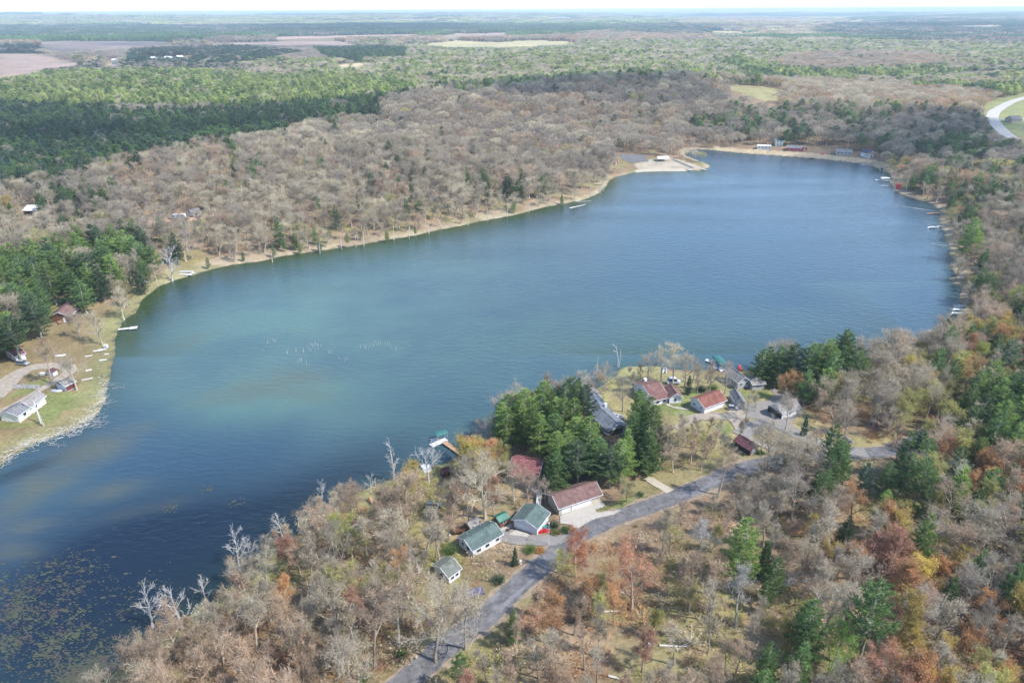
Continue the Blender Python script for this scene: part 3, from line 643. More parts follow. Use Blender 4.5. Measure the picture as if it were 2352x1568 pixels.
DTM = [(t.me('trunk', ['dead']), c.me('crown', ['dead'])) for t, c in DT]
MESH_H = {'bare': [17, 18, 18, 15, 19, 13, 18], 'bud': [16, 17, 14, 11], 'pine': [20, 22, 18, 21], 'spruce': [15], 'dead': [17, 14, 18]}
MESHES = {'bare': BTM, 'bud': BBM, 'pine': PTM, 'spruce': [STM], 'dead': DTM}
KNAME = {'bare': ('bare_tree', 'bare tree'), 'bud': ('budding_tree', 'budding tree'), 'pine': ('pine_tree', 'pine tree'), 'spruce': ('spruce_tree', 'spruce'), 'dead': ('dead_tree', 'dead tree')}
GROUPS = {'bare': 'leafless hardwoods of the lakeside woods', 'bud': 'hardwoods coming into bud round the lake', 'pine': 'pines round the lake', 'spruce': 'small spruces by the houses', 'dead': 'bleached dead trees along the shore'}
NT = {}
def tree(kind, v, pos, H, colr, label, wide=1.0, rz=None, tilt=(0, 0)):
    tm, cm = MESHES[kind][v % len(MESHES[kind])]; s = H / MESH_H[kind][v % len(MESHES[kind])] * (.97)
    o = thing(KNAME[kind][0], label, KNAME[kind][1], (pos[0], pos[1], pos[2] - .15), GROUPS[kind])
    o.rotation_euler = (tilt[0], tilt[1], rng.uniform(0, 6.283) if rz is None else rz); o.scale = (s * wide, s * wide, s)
    for nm, m_ in (('trunk', tm), ('crown', cm)):
        c = link(nm, m_, o); c.color = (*colr, 1)
    NT[kind] = NT.get(kind, 0) + 1
    return o
def inst(name, label, cat, protos, pts, rot, scl, pick, tone):
    """one object of kind stuff: points carrying tree meshes"""
    c = bpy.data.collections.new(name + '_sources')
    for i, m_ in enumerate(protos): c.objects.link(bpy.data.objects.new('source_%03d' % i, m_))
    me = bpy.data.meshes.new(name); me.from_pydata(pts.tolist(), [], [])
    a = me.attributes.new('pick', 'INT', 'POINT'); a.data.foreach_set('value', pick.astype(np.int32))
    a = me.attributes.new('turn', 'FLOAT_VECTOR', 'POINT'); a.data.foreach_set('vector', rot.astype(np.float32).ravel())
    a = me.attributes.new('size', 'FLOAT_VECTOR', 'POINT'); a.data.foreach_set('vector', scl.astype(np.float32).ravel())
    a = me.attributes.new('tone', 'FLOAT_COLOR', 'POINT'); a.data.foreach_set('color', np.concatenate([tone, np.ones((len(tone), 1))], 1).astype(np.float32).ravel())
    o = link(name, me, kind='stuff'); o['label'] = label; o['category'] = cat
    g = bpy.data.node_groups.new(name, 'GeometryNodeTree')
    g.interface.new_socket('Geometry', in_out='INPUT', socket_type='NodeSocketGeometry'); g.interface.new_socket('Geometry', in_out='OUTPUT', socket_type='NodeSocketGeometry')
    N = g.nodes; L = g.links; gi = N.new('NodeGroupInput'); go = N.new('NodeGroupOutput'); ip = N.new('GeometryNodeInstanceOnPoints'); ci = N.new('GeometryNodeCollectionInfo')
    ci.inputs[0].default_value = c; ci.inputs[1].default_value = True; ci.inputs[2].default_value = True; ip.inputs['Pick Instance'].default_value = True
    def na(nm, ty):
        q = N.new('GeometryNodeInputNamedAttribute'); q.data_type = ty; q.inputs[0].default_value = nm; return q.outputs[0]
    L.new(gi.outputs[0], ip.inputs['Points']); L.new(ci.outputs[0], ip.inputs['Instance']); L.new(na('pick', 'INT'), ip.inputs['Instance Index'])
    L.new(na('turn', 'FLOAT_VECTOR'), ip.inputs['Rotation']); L.new(na('size', 'FLOAT_VECTOR'), ip.inputs['Scale']); L.new(ip.outputs[0], go.inputs[0])
    md = o.modifiers.new('scatter', 'NODES'); md.node_group = g
    return o

# ------------------------------------------------------------------ named trees, each where the photograph shows it
HERO = []
def hero(kind, v, base, top, colr, label, wide=1.0, water=False, tilt=(0, 0)):
    p = pt(*base, water=water)
    if water: p[2] = -.3
    H = h_from(p, base[0], top); HERO.append((p[0], p[1]))
    return tree(kind, v, p, H, PAL[colr] if isinstance(colr, str) else colr, label, wide, tilt=tilt)
T_ = [
 ('pine', 1, (1693, 1345), 1188, 'brightpine', 'tall bright green pine standing alone among bare trees right of the road'),
 ('spruce', 0, (1748, 1330), 1243, 'midpine', 'narrow dark conifer just right of the tall bright green pine'),
 ('pine', 3, (1968, 1531), 1335, 'midpine', 'tall green pine with a long bare trunk near the bottom right'),
 ('pine', 2, (2098, 1315), 1180, 'brightpine', 'light green pine in the wood at the right between bare crowns'),
 ('pine', 1, (2105, 1120), 1005, 'midpine', 'broad pine at the right end of the road'), ('pine', 0, (1845, 1085), 1015, 'midpine', 'round green pine below the brown log shed and access road'),
 ('pine', 2, (1800, 1085), 1035, 'darkpine', 'small dark pine left of the round green pine by the road bend'), ('pine', 0, (1975, 1145), 1062, 'bluepine', 'blue green pine below the road at the right, left one of a pair'),
 ('pine', 1, (2025, 1150), 1058, 'midpine', 'green pine below the road at the right, right one of a pair'), ('pine', 2, (1862, 1165), 1080, 'darkpine', 'dark pine in the wood below the road bend'), ('pine', 2, (2160, 1425), 1325, 'midpine', 'green pine low in the wood at the far right, wide and short'),
 ('pine', 2, (2225, 1370), 1262, 'midpine', 'green pine behind a yellow budding tree in the wood at far right'), ('bud', 2, (1895, 1560), 1445, 'lime', 'lime green young-leaved tree near the bottom right'),
 ('pine', 2, (1825, 1590), 1475, 'midpine', 'short round pine at the bottom edge of the wood'), ('pine', 2, (1935, 1260), 1183, 'darkpine', 'slim dark pine between orange budding trees'), ('pine', 0, (2015, 1225), 1125, 'brightpine', 'bright pine above the bare crowns in the right-hand wood'),
 ('pine', 2, (1180, 1475), 1400, 'midpine', 'small pine beside the road near the bottom, half hidden by bare branches'), ('pine', 3, (1060, 1590), 1500, 'midpine', 'thin green pine at the bottom edge right of the road'),
 ('pine', 2, (1330, 1430), 1375, 'darkpine', 'small dark pine among bare trunks right of the road'), ('spruce', 0, (1183, 1298), 1256, 'darkpine', 'dark spruce in front of the gravel driveway'),
 ('bud', 0, (1323, 1325), 1213, (.46, .16, .07), 'rust red budding tree beside the end of the gravel driveway'), ('bud', 0, (1450, 1400), 1240, (.46, .22, .12), 'wide salmon orange budding tree right of the road'),
 ('bud', 1, (1272, 1480), 1356, 'rust', 'orange budding tree with a narrow crown right of the road near the bottom'), ('bud', 1, (1475, 1545), 1440, 'redbrown', 'red brown budding tree near a grassy clearing at the bottom'), ('bud', 1, (1798, 1505), 1408, 'gold', 'golden budding tree low in the right-hand wood'),
 ('bud', 2, (811, 1290), 1185, 'yellowgreen', 'round yellow green tree near the lake at lower left centre'), ('bud', 1, (656, 1400), 1312, 'rust', 'small orange budding tree among grey bare trees at lower left'), ('bud', 1, (560, 1380), 1300, 'redbrown', 'orange red budding tree by dead white trees at the lower left shore'),
 ('bare', 2, (980, 1262), 1150, 'greytan', 'fan shaped leafless tree left of the white house with the green roof'), ('bare', 3, (915, 1310), 1215, 'greytan', 'bare tree with twisting pale limbs left of the fan shaped tree'),
 ('bare', 1, (1000, 1518), 1340, 'greytan', 'large bare oak with forked trunk left of the road at the bottom'), ('bare', 3, (1070, 1492), 1350, 'greytan', 'bare oak with pale spreading limbs beside the road verge'), ('bare', 4, (860, 1530), 1330, 'pinktan', 'tall leaning bare oak deep in the bottom wood'),
 ('bud', 2, (2149, 1150), 1050, 'cream', 'cream blossoming tree in the right-hand wood'), ('bud', 0, (2307, 1215), 1130, 'cream', 'grey green leafing tree near the right edge'), ('bud', 0, (1950, 1205), 1103, 'rust', 'orange budding tree in the right-hand wood above a slim pine'),
 ('bud', 0, (2208, 1160), 1068, 'rust', 'orange tree just right of the cream blossoming tree'), ('bud', 0, (2215, 905), 812, (.44, .26, .08), 'orange gold budding tree below the right shore'), ('bud', 2, (2285, 735), 648, 'yellowgreen', 'yellow green willow on the right shore slope'),
 ('bud', 1, (2330, 850), 765, (.42, .09, .06), 'bright red budding tree at the right edge'), ('bud', 2, (22, 510), 440, 'gold', 'golden willow at the left edge near the barn'), ('bud', 2, (-8, 525), 465, 'yellowgreen', 'lime willow cut by the left edge near the barn'),
 ('bud', 0, (1792, 915), 850, (.46, .25, .10), 'orange tree beside the grey house, left one of two'), ('bud', 0, (1822, 918), 846, (.48, .27, .10), 'orange tree beside the grey house, right one of two'),
 ('bare', 3, (1487, 878), 812, 'greytan', 'bare lawn tree with a round crown behind the red brown roof'), ('bare', 4, (1518, 884), 783, 'beige', 'tallest bare tree at the water behind the red brown roof'), ('bare', 0, (1545, 884), 781, 'beige', 'tall bare tree right of the tallest one behind the red brown roof'),
 ('bare', 3, (1601, 903), 840, 'greytan', 'bare tree with crooked limbs behind the orange red roof'), ('bare', 0, (1630, 903), 838, 'greytan', 'bare tree at the right end of the orange red roof'), ('bare', 1, (1664, 907), 830, 'browngrey', 'dark forked bare tree between the red roof and the grey house'),
 ('bare', 3, (1804, 988), 905, 'browngrey', 'bare branching tree in front of the wide open garage'), ('bare', 1, (1712, 965), 905, 'greytan', 'leaning bare tree in the gravel yard'), ('bare', 3, (1748, 1036), 975, 'browngrey', 'dark crooked tree beside the brown log shed'),
 ('bare', 3, (1365, 925), 848, 'pinktan', 'round leafless tree at the water left of the point'), ('bare', 0, (1430, 945), 860, 'greytan', 'slim bare tree between the point and the spruce'), ('spruce', 0, (1463, 972), 893, 'darkpine', 'dark spruce left of the red brown roof'), ('spruce', 0, (1580, 905), 862, 'darkpine', 'short dark evergreen behind the orange red roof'),
 ('spruce', 0, (1845, 1000), 955, 'bluepine', 'small blue spruce right of the wide open garage'), ('pine', 2, (1890, 905), 862, 'brightpine', 'green pine at the foot of the pine row on the point'),
 ('bare', 3, (177, 895), 812, 'greytan', 'bare spreading tree behind the small maroon and white shed'), ('bare', 3, (185, 778), 712, 'greytan', 'bare tree on the brown lawn in front of the brown roof'), ('bare', 0, (235, 791), 705, 'beige', 'bare tree on the left lawn close to the lake'),
 ('bare', 4, (120, 880), 765, 'pinktan', 'tall leafless tree in the loop of the gravel drive'), ('bare', 2, (100, 765), 690, 'greytan', 'bare tree against the dark pines at left'), ('bud', 0, (293, 705), 640, (.38, .30, .13), 'olive willow leaning over the left shore'),
 ('bare', 0, (285, 735), 655, 'beige', 'pale bare tree at the left water edge'), ('bud', 2, (1440, 1150), 1085, (.40, .36, .17), 'pale yellow leafing tree between the pines and the road'),
 ('bare', 3, (1252, 1150), 1100, 'greytan', 'low grey bare tree at the right corner of the faded red roof'), ('bare', 1, (1115, 1190), 1035, 'beige', 'tall forked tree left of the faded red roof'), ('bare', 3, (1212, 1165), 1080, 'pinktan', 'low bare tree right in front of the faded red roof'), ('bare', 0, (1180, 1150), 1055, 'beige', 'bare tree at the left corner of the faded red roof'), ('bud', 1, (1135, 1185), 1085, (.42, .22, .15), 'pink orange budding tree behind the brown shed'),
 ('bare', 4, (1600, 1300), 1170, 'dead', 'pale birch like tree with white limbs right of the road'), ('bare', 2, (1690, 1440), 1300, 'dead', 'pale forked tree in front of the tall bright green pine'), ('bare', 2, (1520, 1290), 1165, 'greytan', 'tall grey bare tree right of the road middle'),
]
for i, (x, yb, yt, v) in enumerate([(1455, 900, 838, 5), (1475, 880, 825, 2), (1572, 890, 800, 0), (1590, 880, 812, 4), (1625, 880, 822, 2), (1570, 1010, 935, 5), (1595, 1030, 950, 6), (1620, 1055, 975, 5), (1640, 1030, 955, 2), (1660, 1060, 985, 6), (1585, 1065, 990, 5), (1560, 1040, 975, 6), (1695, 1010, 950, 5), (1765, 1045, 975, 6), (1790, 1050, 990, 5), (1840, 1055, 985, 2), (1870, 1045, 975, 0), (1735, 945, 890, 5), (1850, 925, 870, 3), (1880, 960, 890, 0), (1910, 985, 910, 1), (1940, 1000, 930, 3), (1610, 1080, 1010, 6), (1545, 1085, 1020, 5)]):
    T_.append(('bare', v, (x, yb), yt, ['greytan', 'pinktan', 'beige'][i % 3], 'thin bare tree ' + ('between the orange roof and the road' if 1540 < x < 1670 and yb > 1000 else 'at the water behind the red brown roof' if yb < 905 and x < 1630 else 'around the gravel yard and access road')))
for i, (x, yb, yt) in enumerate([(630, 592, 560), (690, 584, 556), (735, 578, 545), (800, 570, 535), (655, 578, 545), (890, 556, 528), (560, 600, 575), (955, 545, 520), (480, 618, 590), (725, 560, 520), (645, 570, 498), (760, 560, 525), (830, 552, 522), (1180, 490, 462), (1290, 470, 445)]):
    T_.append(('pine', i, (x, yb), yt, 'brightpine' if i % 2 else 'midpine', 'small pine on the sandy bluff of the far shore'))
for t_ in T_: hero(*t_)
GRP = dict(centre=[(1165, 1012, 905), (1205, 1010, 892), (1243, 1012, 905), (1312, 975, 866), (1272, 1048, 948), (1322, 1055, 958), (1277, 1132, 1036), (1325, 1118, 1012), (1372, 1108, 1003), (1425, 1108, 1010), (1485, 1088, 988), (1520, 1062, 975), (1476, 1003, 920), (1300, 1080, 990), (1350, 1085, 985), (1400, 1120, 1030), (1310, 1100, 1010)],
           point=[(1745, 885, 800), (1780, 888, 794), (1815, 890, 790), (1850, 893, 788), (1885, 893, 790), (1920, 895, 795), (1952, 895, 797), (1845, 930, 850), (1890, 928, 845), (1760, 870, 795), (1870, 880, 788), (1935, 915, 830)],
           left=[(300, 620, 528), (255, 655, 552), (215, 670, 580), (270, 668, 585), (322, 625, 545), (130, 645, 545), (165, 655, 560), (60, 700, 600), (100, 690, 588), (20, 760, 640), (55, 755, 650), (95, 775, 668), (20, 815, 700), (175, 700, 612), (50, 830, 725), (130, 700, 600), (-15, 780, 660), (240, 690, 610), (70, 720, 630), (200, 720, 640), (-20, 840, 740)],
           right=[(2215, 820, 745), (2297, 880, 780), (2235, 485, 410), (2217, 595, 500), (2270, 470, 405), (2245, 1000, 905), (2290, 1010, 900), (2335, 1020, 905), (2265, 1060, 945), (2330, 960, 860), (2215, 1040, 930), (2350, 1070, 950), (2310, 1080, 970), (2230, 930, 850)])
GL = dict(centre='tall green pine in the dense group between the lake and the road', point='green pine in the row along the water right of the grey house', left='tall pine in the stand above the left shore', right='dark pine in the wood on the right side')
kk = 0
for g_, L_ in GRP.items():
    for (x, yb, yt) in L_:
        hero('pine', kk, (x, yb), yt, ['midpine', 'brightpine', 'midpine', 'darkpine'][kk % 4] if g_ != 'left' else ['midpine', 'darkpine', 'brightpine'][kk % 3], GL[g_], wide={'centre': 1.5, 'left': 1.6, 'point': 1.35, 'right': 1.4}[g_]); kk += 1
for i, (x, yb, yt, v, lb) in enumerate([(905, 1104, 990, 2, 'tall slender dead tree with a brushy top in the water by the shore'), (985, 1112, 998, 0, 'forked dead tree beside the stored white dock pieces'), (994, 1073, 1005, 1, 'bare grey tree leaning over the dock with the boat lift'),
        (549, 1300, 1205, 1, 'bleached dead tree on the lower left shore, the most upright one'), (580, 1300, 1225, 0, 'bleached dead tree leaning beside the upright one'), (648, 1231, 1168, 1, 'white many-stemmed dead tree at the shore above the orange red tree'), (474, 1382, 1308, 0, 'dead tree by the water at bottom left, right one of three'),
        (420, 1445, 1325, 1, 'dead tree by the water at bottom left, middle one of three'), (351, 1440, 1335, 1, 'dead tree by the water at bottom left, left one of three'), (740, 1140, 1098, 1, 'small dead tree at the shore left of the yellow green tree'),
        (396, 645, 552, 1, 'pale dead tree on the far left shore reflected in the lake'), (852, 1130, 1078, 0, 'short grey snag on the near shore'), (1700, 480, 440, 1, 'dead tree at the far shore'), (1576, 352, 300, 1, 'white dead tree at the narrow bay')][:12] + [(1592, 347, 312, 1, 'white dead tree at the narrow bay by the far shore'), (1763, 358, 328, 1, 'pale leafless tree on the far beach')]):
    hero('dead', v, (x, yb), yt, 'dead', lb, wide=1.0, water=False)

# ------------------------------------------------------------------ where the woods grow and what grows there
CLEAR = [LAWN_L, [(1040, 1195), (1130, 1165), (1240, 1105), (1380, 1085), (1430, 1150), (1410, 1185), (1330, 1230), (1300, 1245), (1160, 1262), (1090, 1290), (1035, 1250)],
         [(1335, 915), (1400, 915), (1445, 1000), (1460, 1040), (1380, 1040), (1350, 1000)],
         [(1400, 845), (1460, 835), (1560, 845), (1700, 848), (1760, 850), (1775, 880), (1800, 905), (1870, 950), (1850, 1000), (1740, 1005), (1745, 1050), (1690, 1060), (1680, 1020), (1700, 980), (1640, 980), (1560, 965), (1500, 965), (1430, 1000), (1410, 930)],
         [(985, 1300), (1060, 1300), (1070, 1335), (1030, 1352), (985, 1335)], [(1800, 960), (1990, 985), (1980, 1030), (1860, 1005)],
         [(1430, 1090), (1540, 1080), (1700, 1060), (1690, 1085), (1560, 1130), (1450, 1160), (1400, 1150)], many(z7, [(520, 1230), (640, 1230), (900, 1290), (1000, 1400), (900, 1500), (700, 1480), (600, 1400)]),
         F_A, F_B, F_C, F_D, F_E, F_F, F_G, F_H, F_I, F_J, F_K, HWY_G,
         many(a6, [(300, 240), (500, 240), (590, 260), (700, 265), (880, 300), (900, 350), (440, 360), (300, 400)]),
         many(a4, [(1200, 490), (1560, 480), (1640, 430), (1900, 410), (2020, 460), (1940, 630), (1850, 620), (1820, 540), (1660, 520), (1400, 580)]),
         many(a4, [(150, 400), (420, 400), (420, 520), (180, 520)]), [(15, 790), (110, 790), (110, 860), (0, 860)], [(110, 680), (200, 680), (215, 750), (120, 760)],
         [(1640, 340), (1730, 335), (1870, 336), (2010, 350), (2030, 375), (1975, 372), (1870, 362), (1700, 350)], [(370, 630), (420, 610), (480, 600), (480, 625), (400, 645)],
         [(2290, 270), (2360, 268), (2360, 280), (2290, 284)], t3([(740, 420), (830, 410), (830, 465), (700, 465)]), t3([(1000, 395), (1300, 390), (1300, 435), (1010, 435)])]
STANDS = [[(1150, 1000), (1350, 960), (1540, 1050), (1500, 1100), (1440, 1120), (1250, 1150), (1230, 1060), (1150, 1040)], [(1735, 865), (1965, 865), (1965, 915), (1830, 925), (1735, 890)],
          [(-40, 640), (100, 600), (330, 560), (340, 640), (230, 690), (120, 745), (40, 840), (-60, 860)], [(2180, 960), (2420, 900), (2420, 1080), (2260, 1090)]]
CLEAR += [[(1050, 1190), (1130, 1165), (1240, 1105), (1180, 1050), (1150, 1120), (1110, 1130)]]
# points of the view that the photograph shows unobstructed
KEEP = [(1205, 1200), (1180, 1190), (1240, 1190), (1230, 1215), (1250, 1180), (1060, 1240), (1085, 1250), (1100, 1225), (1130, 1235), (1080, 1215), (1145, 1215), (1155, 1190), (1300, 1150), (1340, 1130), (1290, 1165), (1370, 1130), (1340, 1160), (1310, 1185), (1265, 1135), (1400, 1180), (1330, 1195),
        (1380, 960), (1400, 985), (1420, 975), (1365, 940), (1390, 945), (1500, 905), (1520, 900), (1545, 910), (1510, 925), (1595, 920), (1620, 910), (1650, 905), (1600, 935), (1640, 930), (1680, 870), (1700, 880), (1730, 880), (1750, 885), (1690, 920), (1705, 925), (1770, 940), (1800, 945), (1830, 945), (1700, 1015), (1720, 1030),
        (1015, 1300), (1035, 1325), (1045, 1310), (1015, 1087), (1200, 1080), (1225, 1095), (1240, 1085), (1185, 1075), (1210, 1065), (1190, 1095), (1230, 1075), (1215, 1100), (1200, 1240), (1250, 1230), (860, 1155), (1495, 1100), (1520, 1115), (30, 950), (70, 930), (90, 920), (150, 885), (165, 890), (40, 820), (50, 835), (160, 710), (150, 725), (185, 710), (40, 960), (60, 890), (120, 865), (60, 488), (85, 490), (410, 497), (450, 492),
        (1755, 337), (1790, 330), (1825, 340), (1845, 340), (1935, 350), (1985, 354), (1300, 1230), (1390, 1200), (1440, 1180), (1500, 1155), (1560, 1135), (1620, 1112), (1680, 1085), (1350, 1215), (1150, 1385), (1190, 1345), (1070, 1450), (1020, 1490), (975, 1530), (1120, 1410), (1250, 1290),
        (1560, 885), (1580, 870), (1640, 840), (1655, 840), (1655, 985), (1600, 960), (1530, 955), (1780, 975), (1870, 1010), (1950, 1030), (2020, 1035), (1580, 950), (1740, 905), (1720, 915), (1010, 1020), (1040, 1035), (980, 1075), (1525, 850), (1475, 860), (260, 850), (300, 756), (2210, 708), (2195, 738), (2030, 416), (2070, 430), (2150, 521), (2220, 608), (1092, 1216), (905, 1040), (905, 1080), (900, 1010), (985, 1050), (985, 1080), (975, 1020), (994, 1040), (811, 1225), (811, 1255), (1693, 1240), (1690, 1290), (1968, 1400), (2001, 1370), (1323, 1250), (1450, 1290), (1272, 1400), (656, 1340), (2098, 1220), (1895, 1480), (2215, 850), (1794, 1440), (2149, 1090), (2280, 680), (1947, 1130), (2208, 1100), (980, 1200), (2022, 1110), (1975, 1100), (1690, 1365), (1600, 1210), (1700, 1345), (1458, 1340), (1830, 1345)]
for t_ in np.linspace(0, 1, 40):
    k_ = t_ * 7; i_ = min(int(k_), 6); f_ = k_ - i_; KEEP.append((ROAD[i_][0] * (1 - f_) + ROAD[i_ + 1][0] * f_, ROAD[i_][1] * (1 - f_) + ROAD[i_ + 1][1] * f_))
KP = np.array(KEEP, float)
PINE_BAND = [(-300, 262), (0, 255), (250, 258), (500, 262), (800, 248), (960, 228), (1000, 232), (870, 285), (720, 300), (640, 330), (480, 355), (330, 392), (220, 415), (120, 470), (0, 480), (-300, 520)]
PLANT1 = [(-300, 176), (0, 182), (150, 178), (300, 172), (470, 172), (600, 186), (800, 186), (960, 190), (965, 215), (930, 240), (800, 252), (480, 262), (0, 256), (-300, 262)]
PMIX = [(640, 160), (800, 120), (990, 112), (1280, 108), (1500, 95), (1700, 90), (1900, 100), (2100, 105), (2352, 112), (2700, 112), (2700, 150), (2200, 148), (1900, 150), (1750, 160), (1640, 170), (1780, 185), (1600, 190), (1300, 196), (1050, 200), (960, 190), (800, 186)]
GREY_R = [(1840, 132), (1960, 126), (2100, 128), (2200, 145), (2140, 160), (2000, 168), (1850, 172), (1760, 150)]
PINEROW = [(1640, 148), (1700, 146), (1780, 165), (1900, 172), (2120, 170), (2130, 188), (1980, 192), (1780, 192), (1700, 178)]
PINEROW2 = [(2095, 204), (2180, 204), (2350, 205), (2345, 218), (2290, 228), (2200, 216), (2100, 214)]
RIDGE = [(870, 240), (1100, 225), (1350, 195), (1650, 200), (1750, 230), (1700, 330), (1560, 345), (1400, 400), (1250, 450), (900, 380), (760, 290)]
FARSLOPE = [(1560, 290), (1700, 255), (1900, 260), (2100, 265), (2280, 300), (2352, 330), (2352, 420), (2050, 380), (1900, 335), (1640, 335)]
GOLDR = [(1600, 205), (1850, 195), (2050, 205), (2270, 215), (2260, 280), (2100, 262), (1900, 256), (1700, 250)]
LEFTMIX = [(-200, 480), (120, 440), (340, 480), (420, 560), (420, 640), (300, 690), (180, 700), (120, 740), (-200, 800)]
RIGHTS = [(2010, 380), (2352, 400), (2700, 400), (2700, 1100), (2352, 1000), (2200, 900), (2180, 760), (2200, 600), (2100, 450)]
def choose(px, py, wx_, wy_, r, r2):
    """kind and colour for tree bases at frame rows px, py"""
    n_ = len(px); K = np.full(n_, 0); Cc = np.full(n_, 0); r = (r * .5 + vnoise(wx_, wy_, 34, 35) * 1.1 + vnoise(wx_, wy_, 90, 36) * .9) % 1.0
    names = list(PAL); ci = {k: names.index(k) for k in names}; big = vnoise(wx_, wy_, 90, 31); mid = vnoise(wx_, wy_, 28, 32)
    def setp(mask, opts):
        cum = 0; tot = sum(o[2] for o in opts)
        for (k, c, p) in opts:
            m = mask & (r >= cum / tot) & (r < (cum + p) / tot); K[m] = k; Cc[m] = ci[c]; cum += p
    A_ = np.ones(n_, bool)
    setp(A_, [(0, 'greytan', 4), (0, 'beige', 3.5), (0, 'browngrey', 2), (0, 'pinktan', 2), (1, 'olive', .5), (2, 'midpine', .5), (2, 'darkpine', .3)])
    far = py < 240; setp(far & (mid > .5), [(2, 'midpine', 2), (2, 'palepine', 4.5), (0, 'beige', 2)])
    setp(far & (mid <= .5), [(0, 'beige', 3), (0, 'greytan', 3), (0, 'pinktan', 2), (2, 'midpine', .6)])
    def poly(P): return inside(np.array(P), px, py)
    setp(poly(PMIX), [(2, 'palepine', 6), (2, 'midpine', 1.6), (0, 'beige', 2.6), (0, 'greytan', .8)]); setp(poly(PMIX) & (mid > .6), [(0, 'beige', 3), (0, 'greytan', 1), (2, 'palepine', .5)])
    setp(poly(GOLDR), [(0, 'beige', 4), (1, 'gold', 1), (0, 'pinktan', 3), (1, 'rust', .5), (1, 'olive', .8)])
    setp(poly(RIDGE), [(0, 'greytan', 4), (0, 'beige', 1.5), (0, 'browngrey', 4), (1, 'olive', .6), (2, 'darkpine', .25), (0, 'pinktan', 1.5)])
    setp(poly(PLANT1), [(2, 'palepine', 7), (2, 'brightpine', 3), (0, 'beige', .5)]); setp(poly(GREY_R), [(0, 'pinktan', 4), (0, 'greytan', 4), (2, 'midpine', .3)])
    setp(poly(PINEROW) | poly(PINEROW2), [(2, 'palepine', 3), (2, 'midpine', 3)])
    setp(poly(PINE_BAND), [(2, 'darkpine', 5), (2, 'midpine', 5), (2, 'bluepine', 1), (0, 'browngrey', .4)]); setp(poly(PINE_BAND) & (big > .78), [(0, 'browngrey', 3), (0, 'greytan', 2)])
    setp(poly(FARSLOPE), [(0, 'browngrey', 4), (0, 'greytan', 3), (2, 'midpine', 1.6), (2, 'darkpine', 1.2), (1, 'olive', .7)]); setp(poly(FARSLOPE) & (mid > .6), [(2, 'midpine', 3), (2, 'darkpine', 2), (0, 'greytan', 2)])
    setp(poly(LEFTMIX), [(0, 'greytan', 3), (0, 'browngrey', 3), (2, 'midpine', 1.6), (2, 'darkpine', 1), (1, 'olive', .8), (0, 'beige', 2)])
    setp(poly(RIGHTS), [(0, 'greytan', 3), (0, 'browngrey', 1.5), (2, 'midpine', 1.8), (2, 'darkpine', .8), (1, 'olive', 2.2), (1, 'rust', .8), (1, 'gold', 1.1), (1, 'yellowgreen', .5), (0, 'pinktan', 2)])
    nr = (py > 860) & (px > 1700); setp(nr, [(0, 'greytan', 3), (0, 'browngrey', 1.2), (0, 'pinktan', 2.2), (2, 'midpine', 2.2), (2, 'darkpine', .9), (2, 'brightpine', .7), (1, 'olive', 1.6), (1, 'rust', 2.4), (1, 'redbrown', 1.2), (1, 'gold', .9), (1, 'cream', .35)])
    setp(nr & (py < 1060), [(0, 'beige', 3), (0, 'greytan', 2), (1, 'olive', 2.6), (1, 'gold', .8), (2, 'midpine', .6), (1, 'rust', .4)])
    nm = (py > 1060) & (px > 1150) & (px <= 1700); setp(nm, [(0, 'greytan', 3), (0, 'pinktan', 4), (0, 'beige', 1), (1, 'olive', 1.9), (1, 'rust', 2.2), (1, 'redbrown', .7), (2, 'midpine', .12), (1, 'cream', .15)])
    nl = (py > 1050) & (px <= 1150); setp(nl, [(0, 'greytan', 3), (0, 'beige', 1.6), (0, 'pinktan', 5), (1, 'olive', .7), (1, 'rust', .9), (1, 'redbrown', .3)])
    sh = (py > 1050) & (py < 1200) & (px > 880) & (px < 1200); setp(sh, [(0, 'beige', 2), (1, 'olive', 4), (0, 'greytan', 1.5), (1, 'gold', .6), (1, 'rust', .5)])
    yo = (py > 940) & (py < 1110) & (px > 1530) & (px <= 1720); setp(yo, [(1, 'rust', 2), (0, 'pinktan', 3), (1, 'olive', 2), (0, 'greytan', 1)])
    setp(poly(STANDS[0]) | poly(STANDS[1]), [(2, 'midpine', 5), (2, 'brightpine', 4), (2, 'darkpine', 1.5)])
    for S_ in STANDS[2:]: setp(poly(S_), [(2, 'midpine', 5), (2, 'brightpine', 3.5), (2, 'darkpine', 2), (0, 'greytan', 2), (0, 'beige', 1)])
    return K, Cc
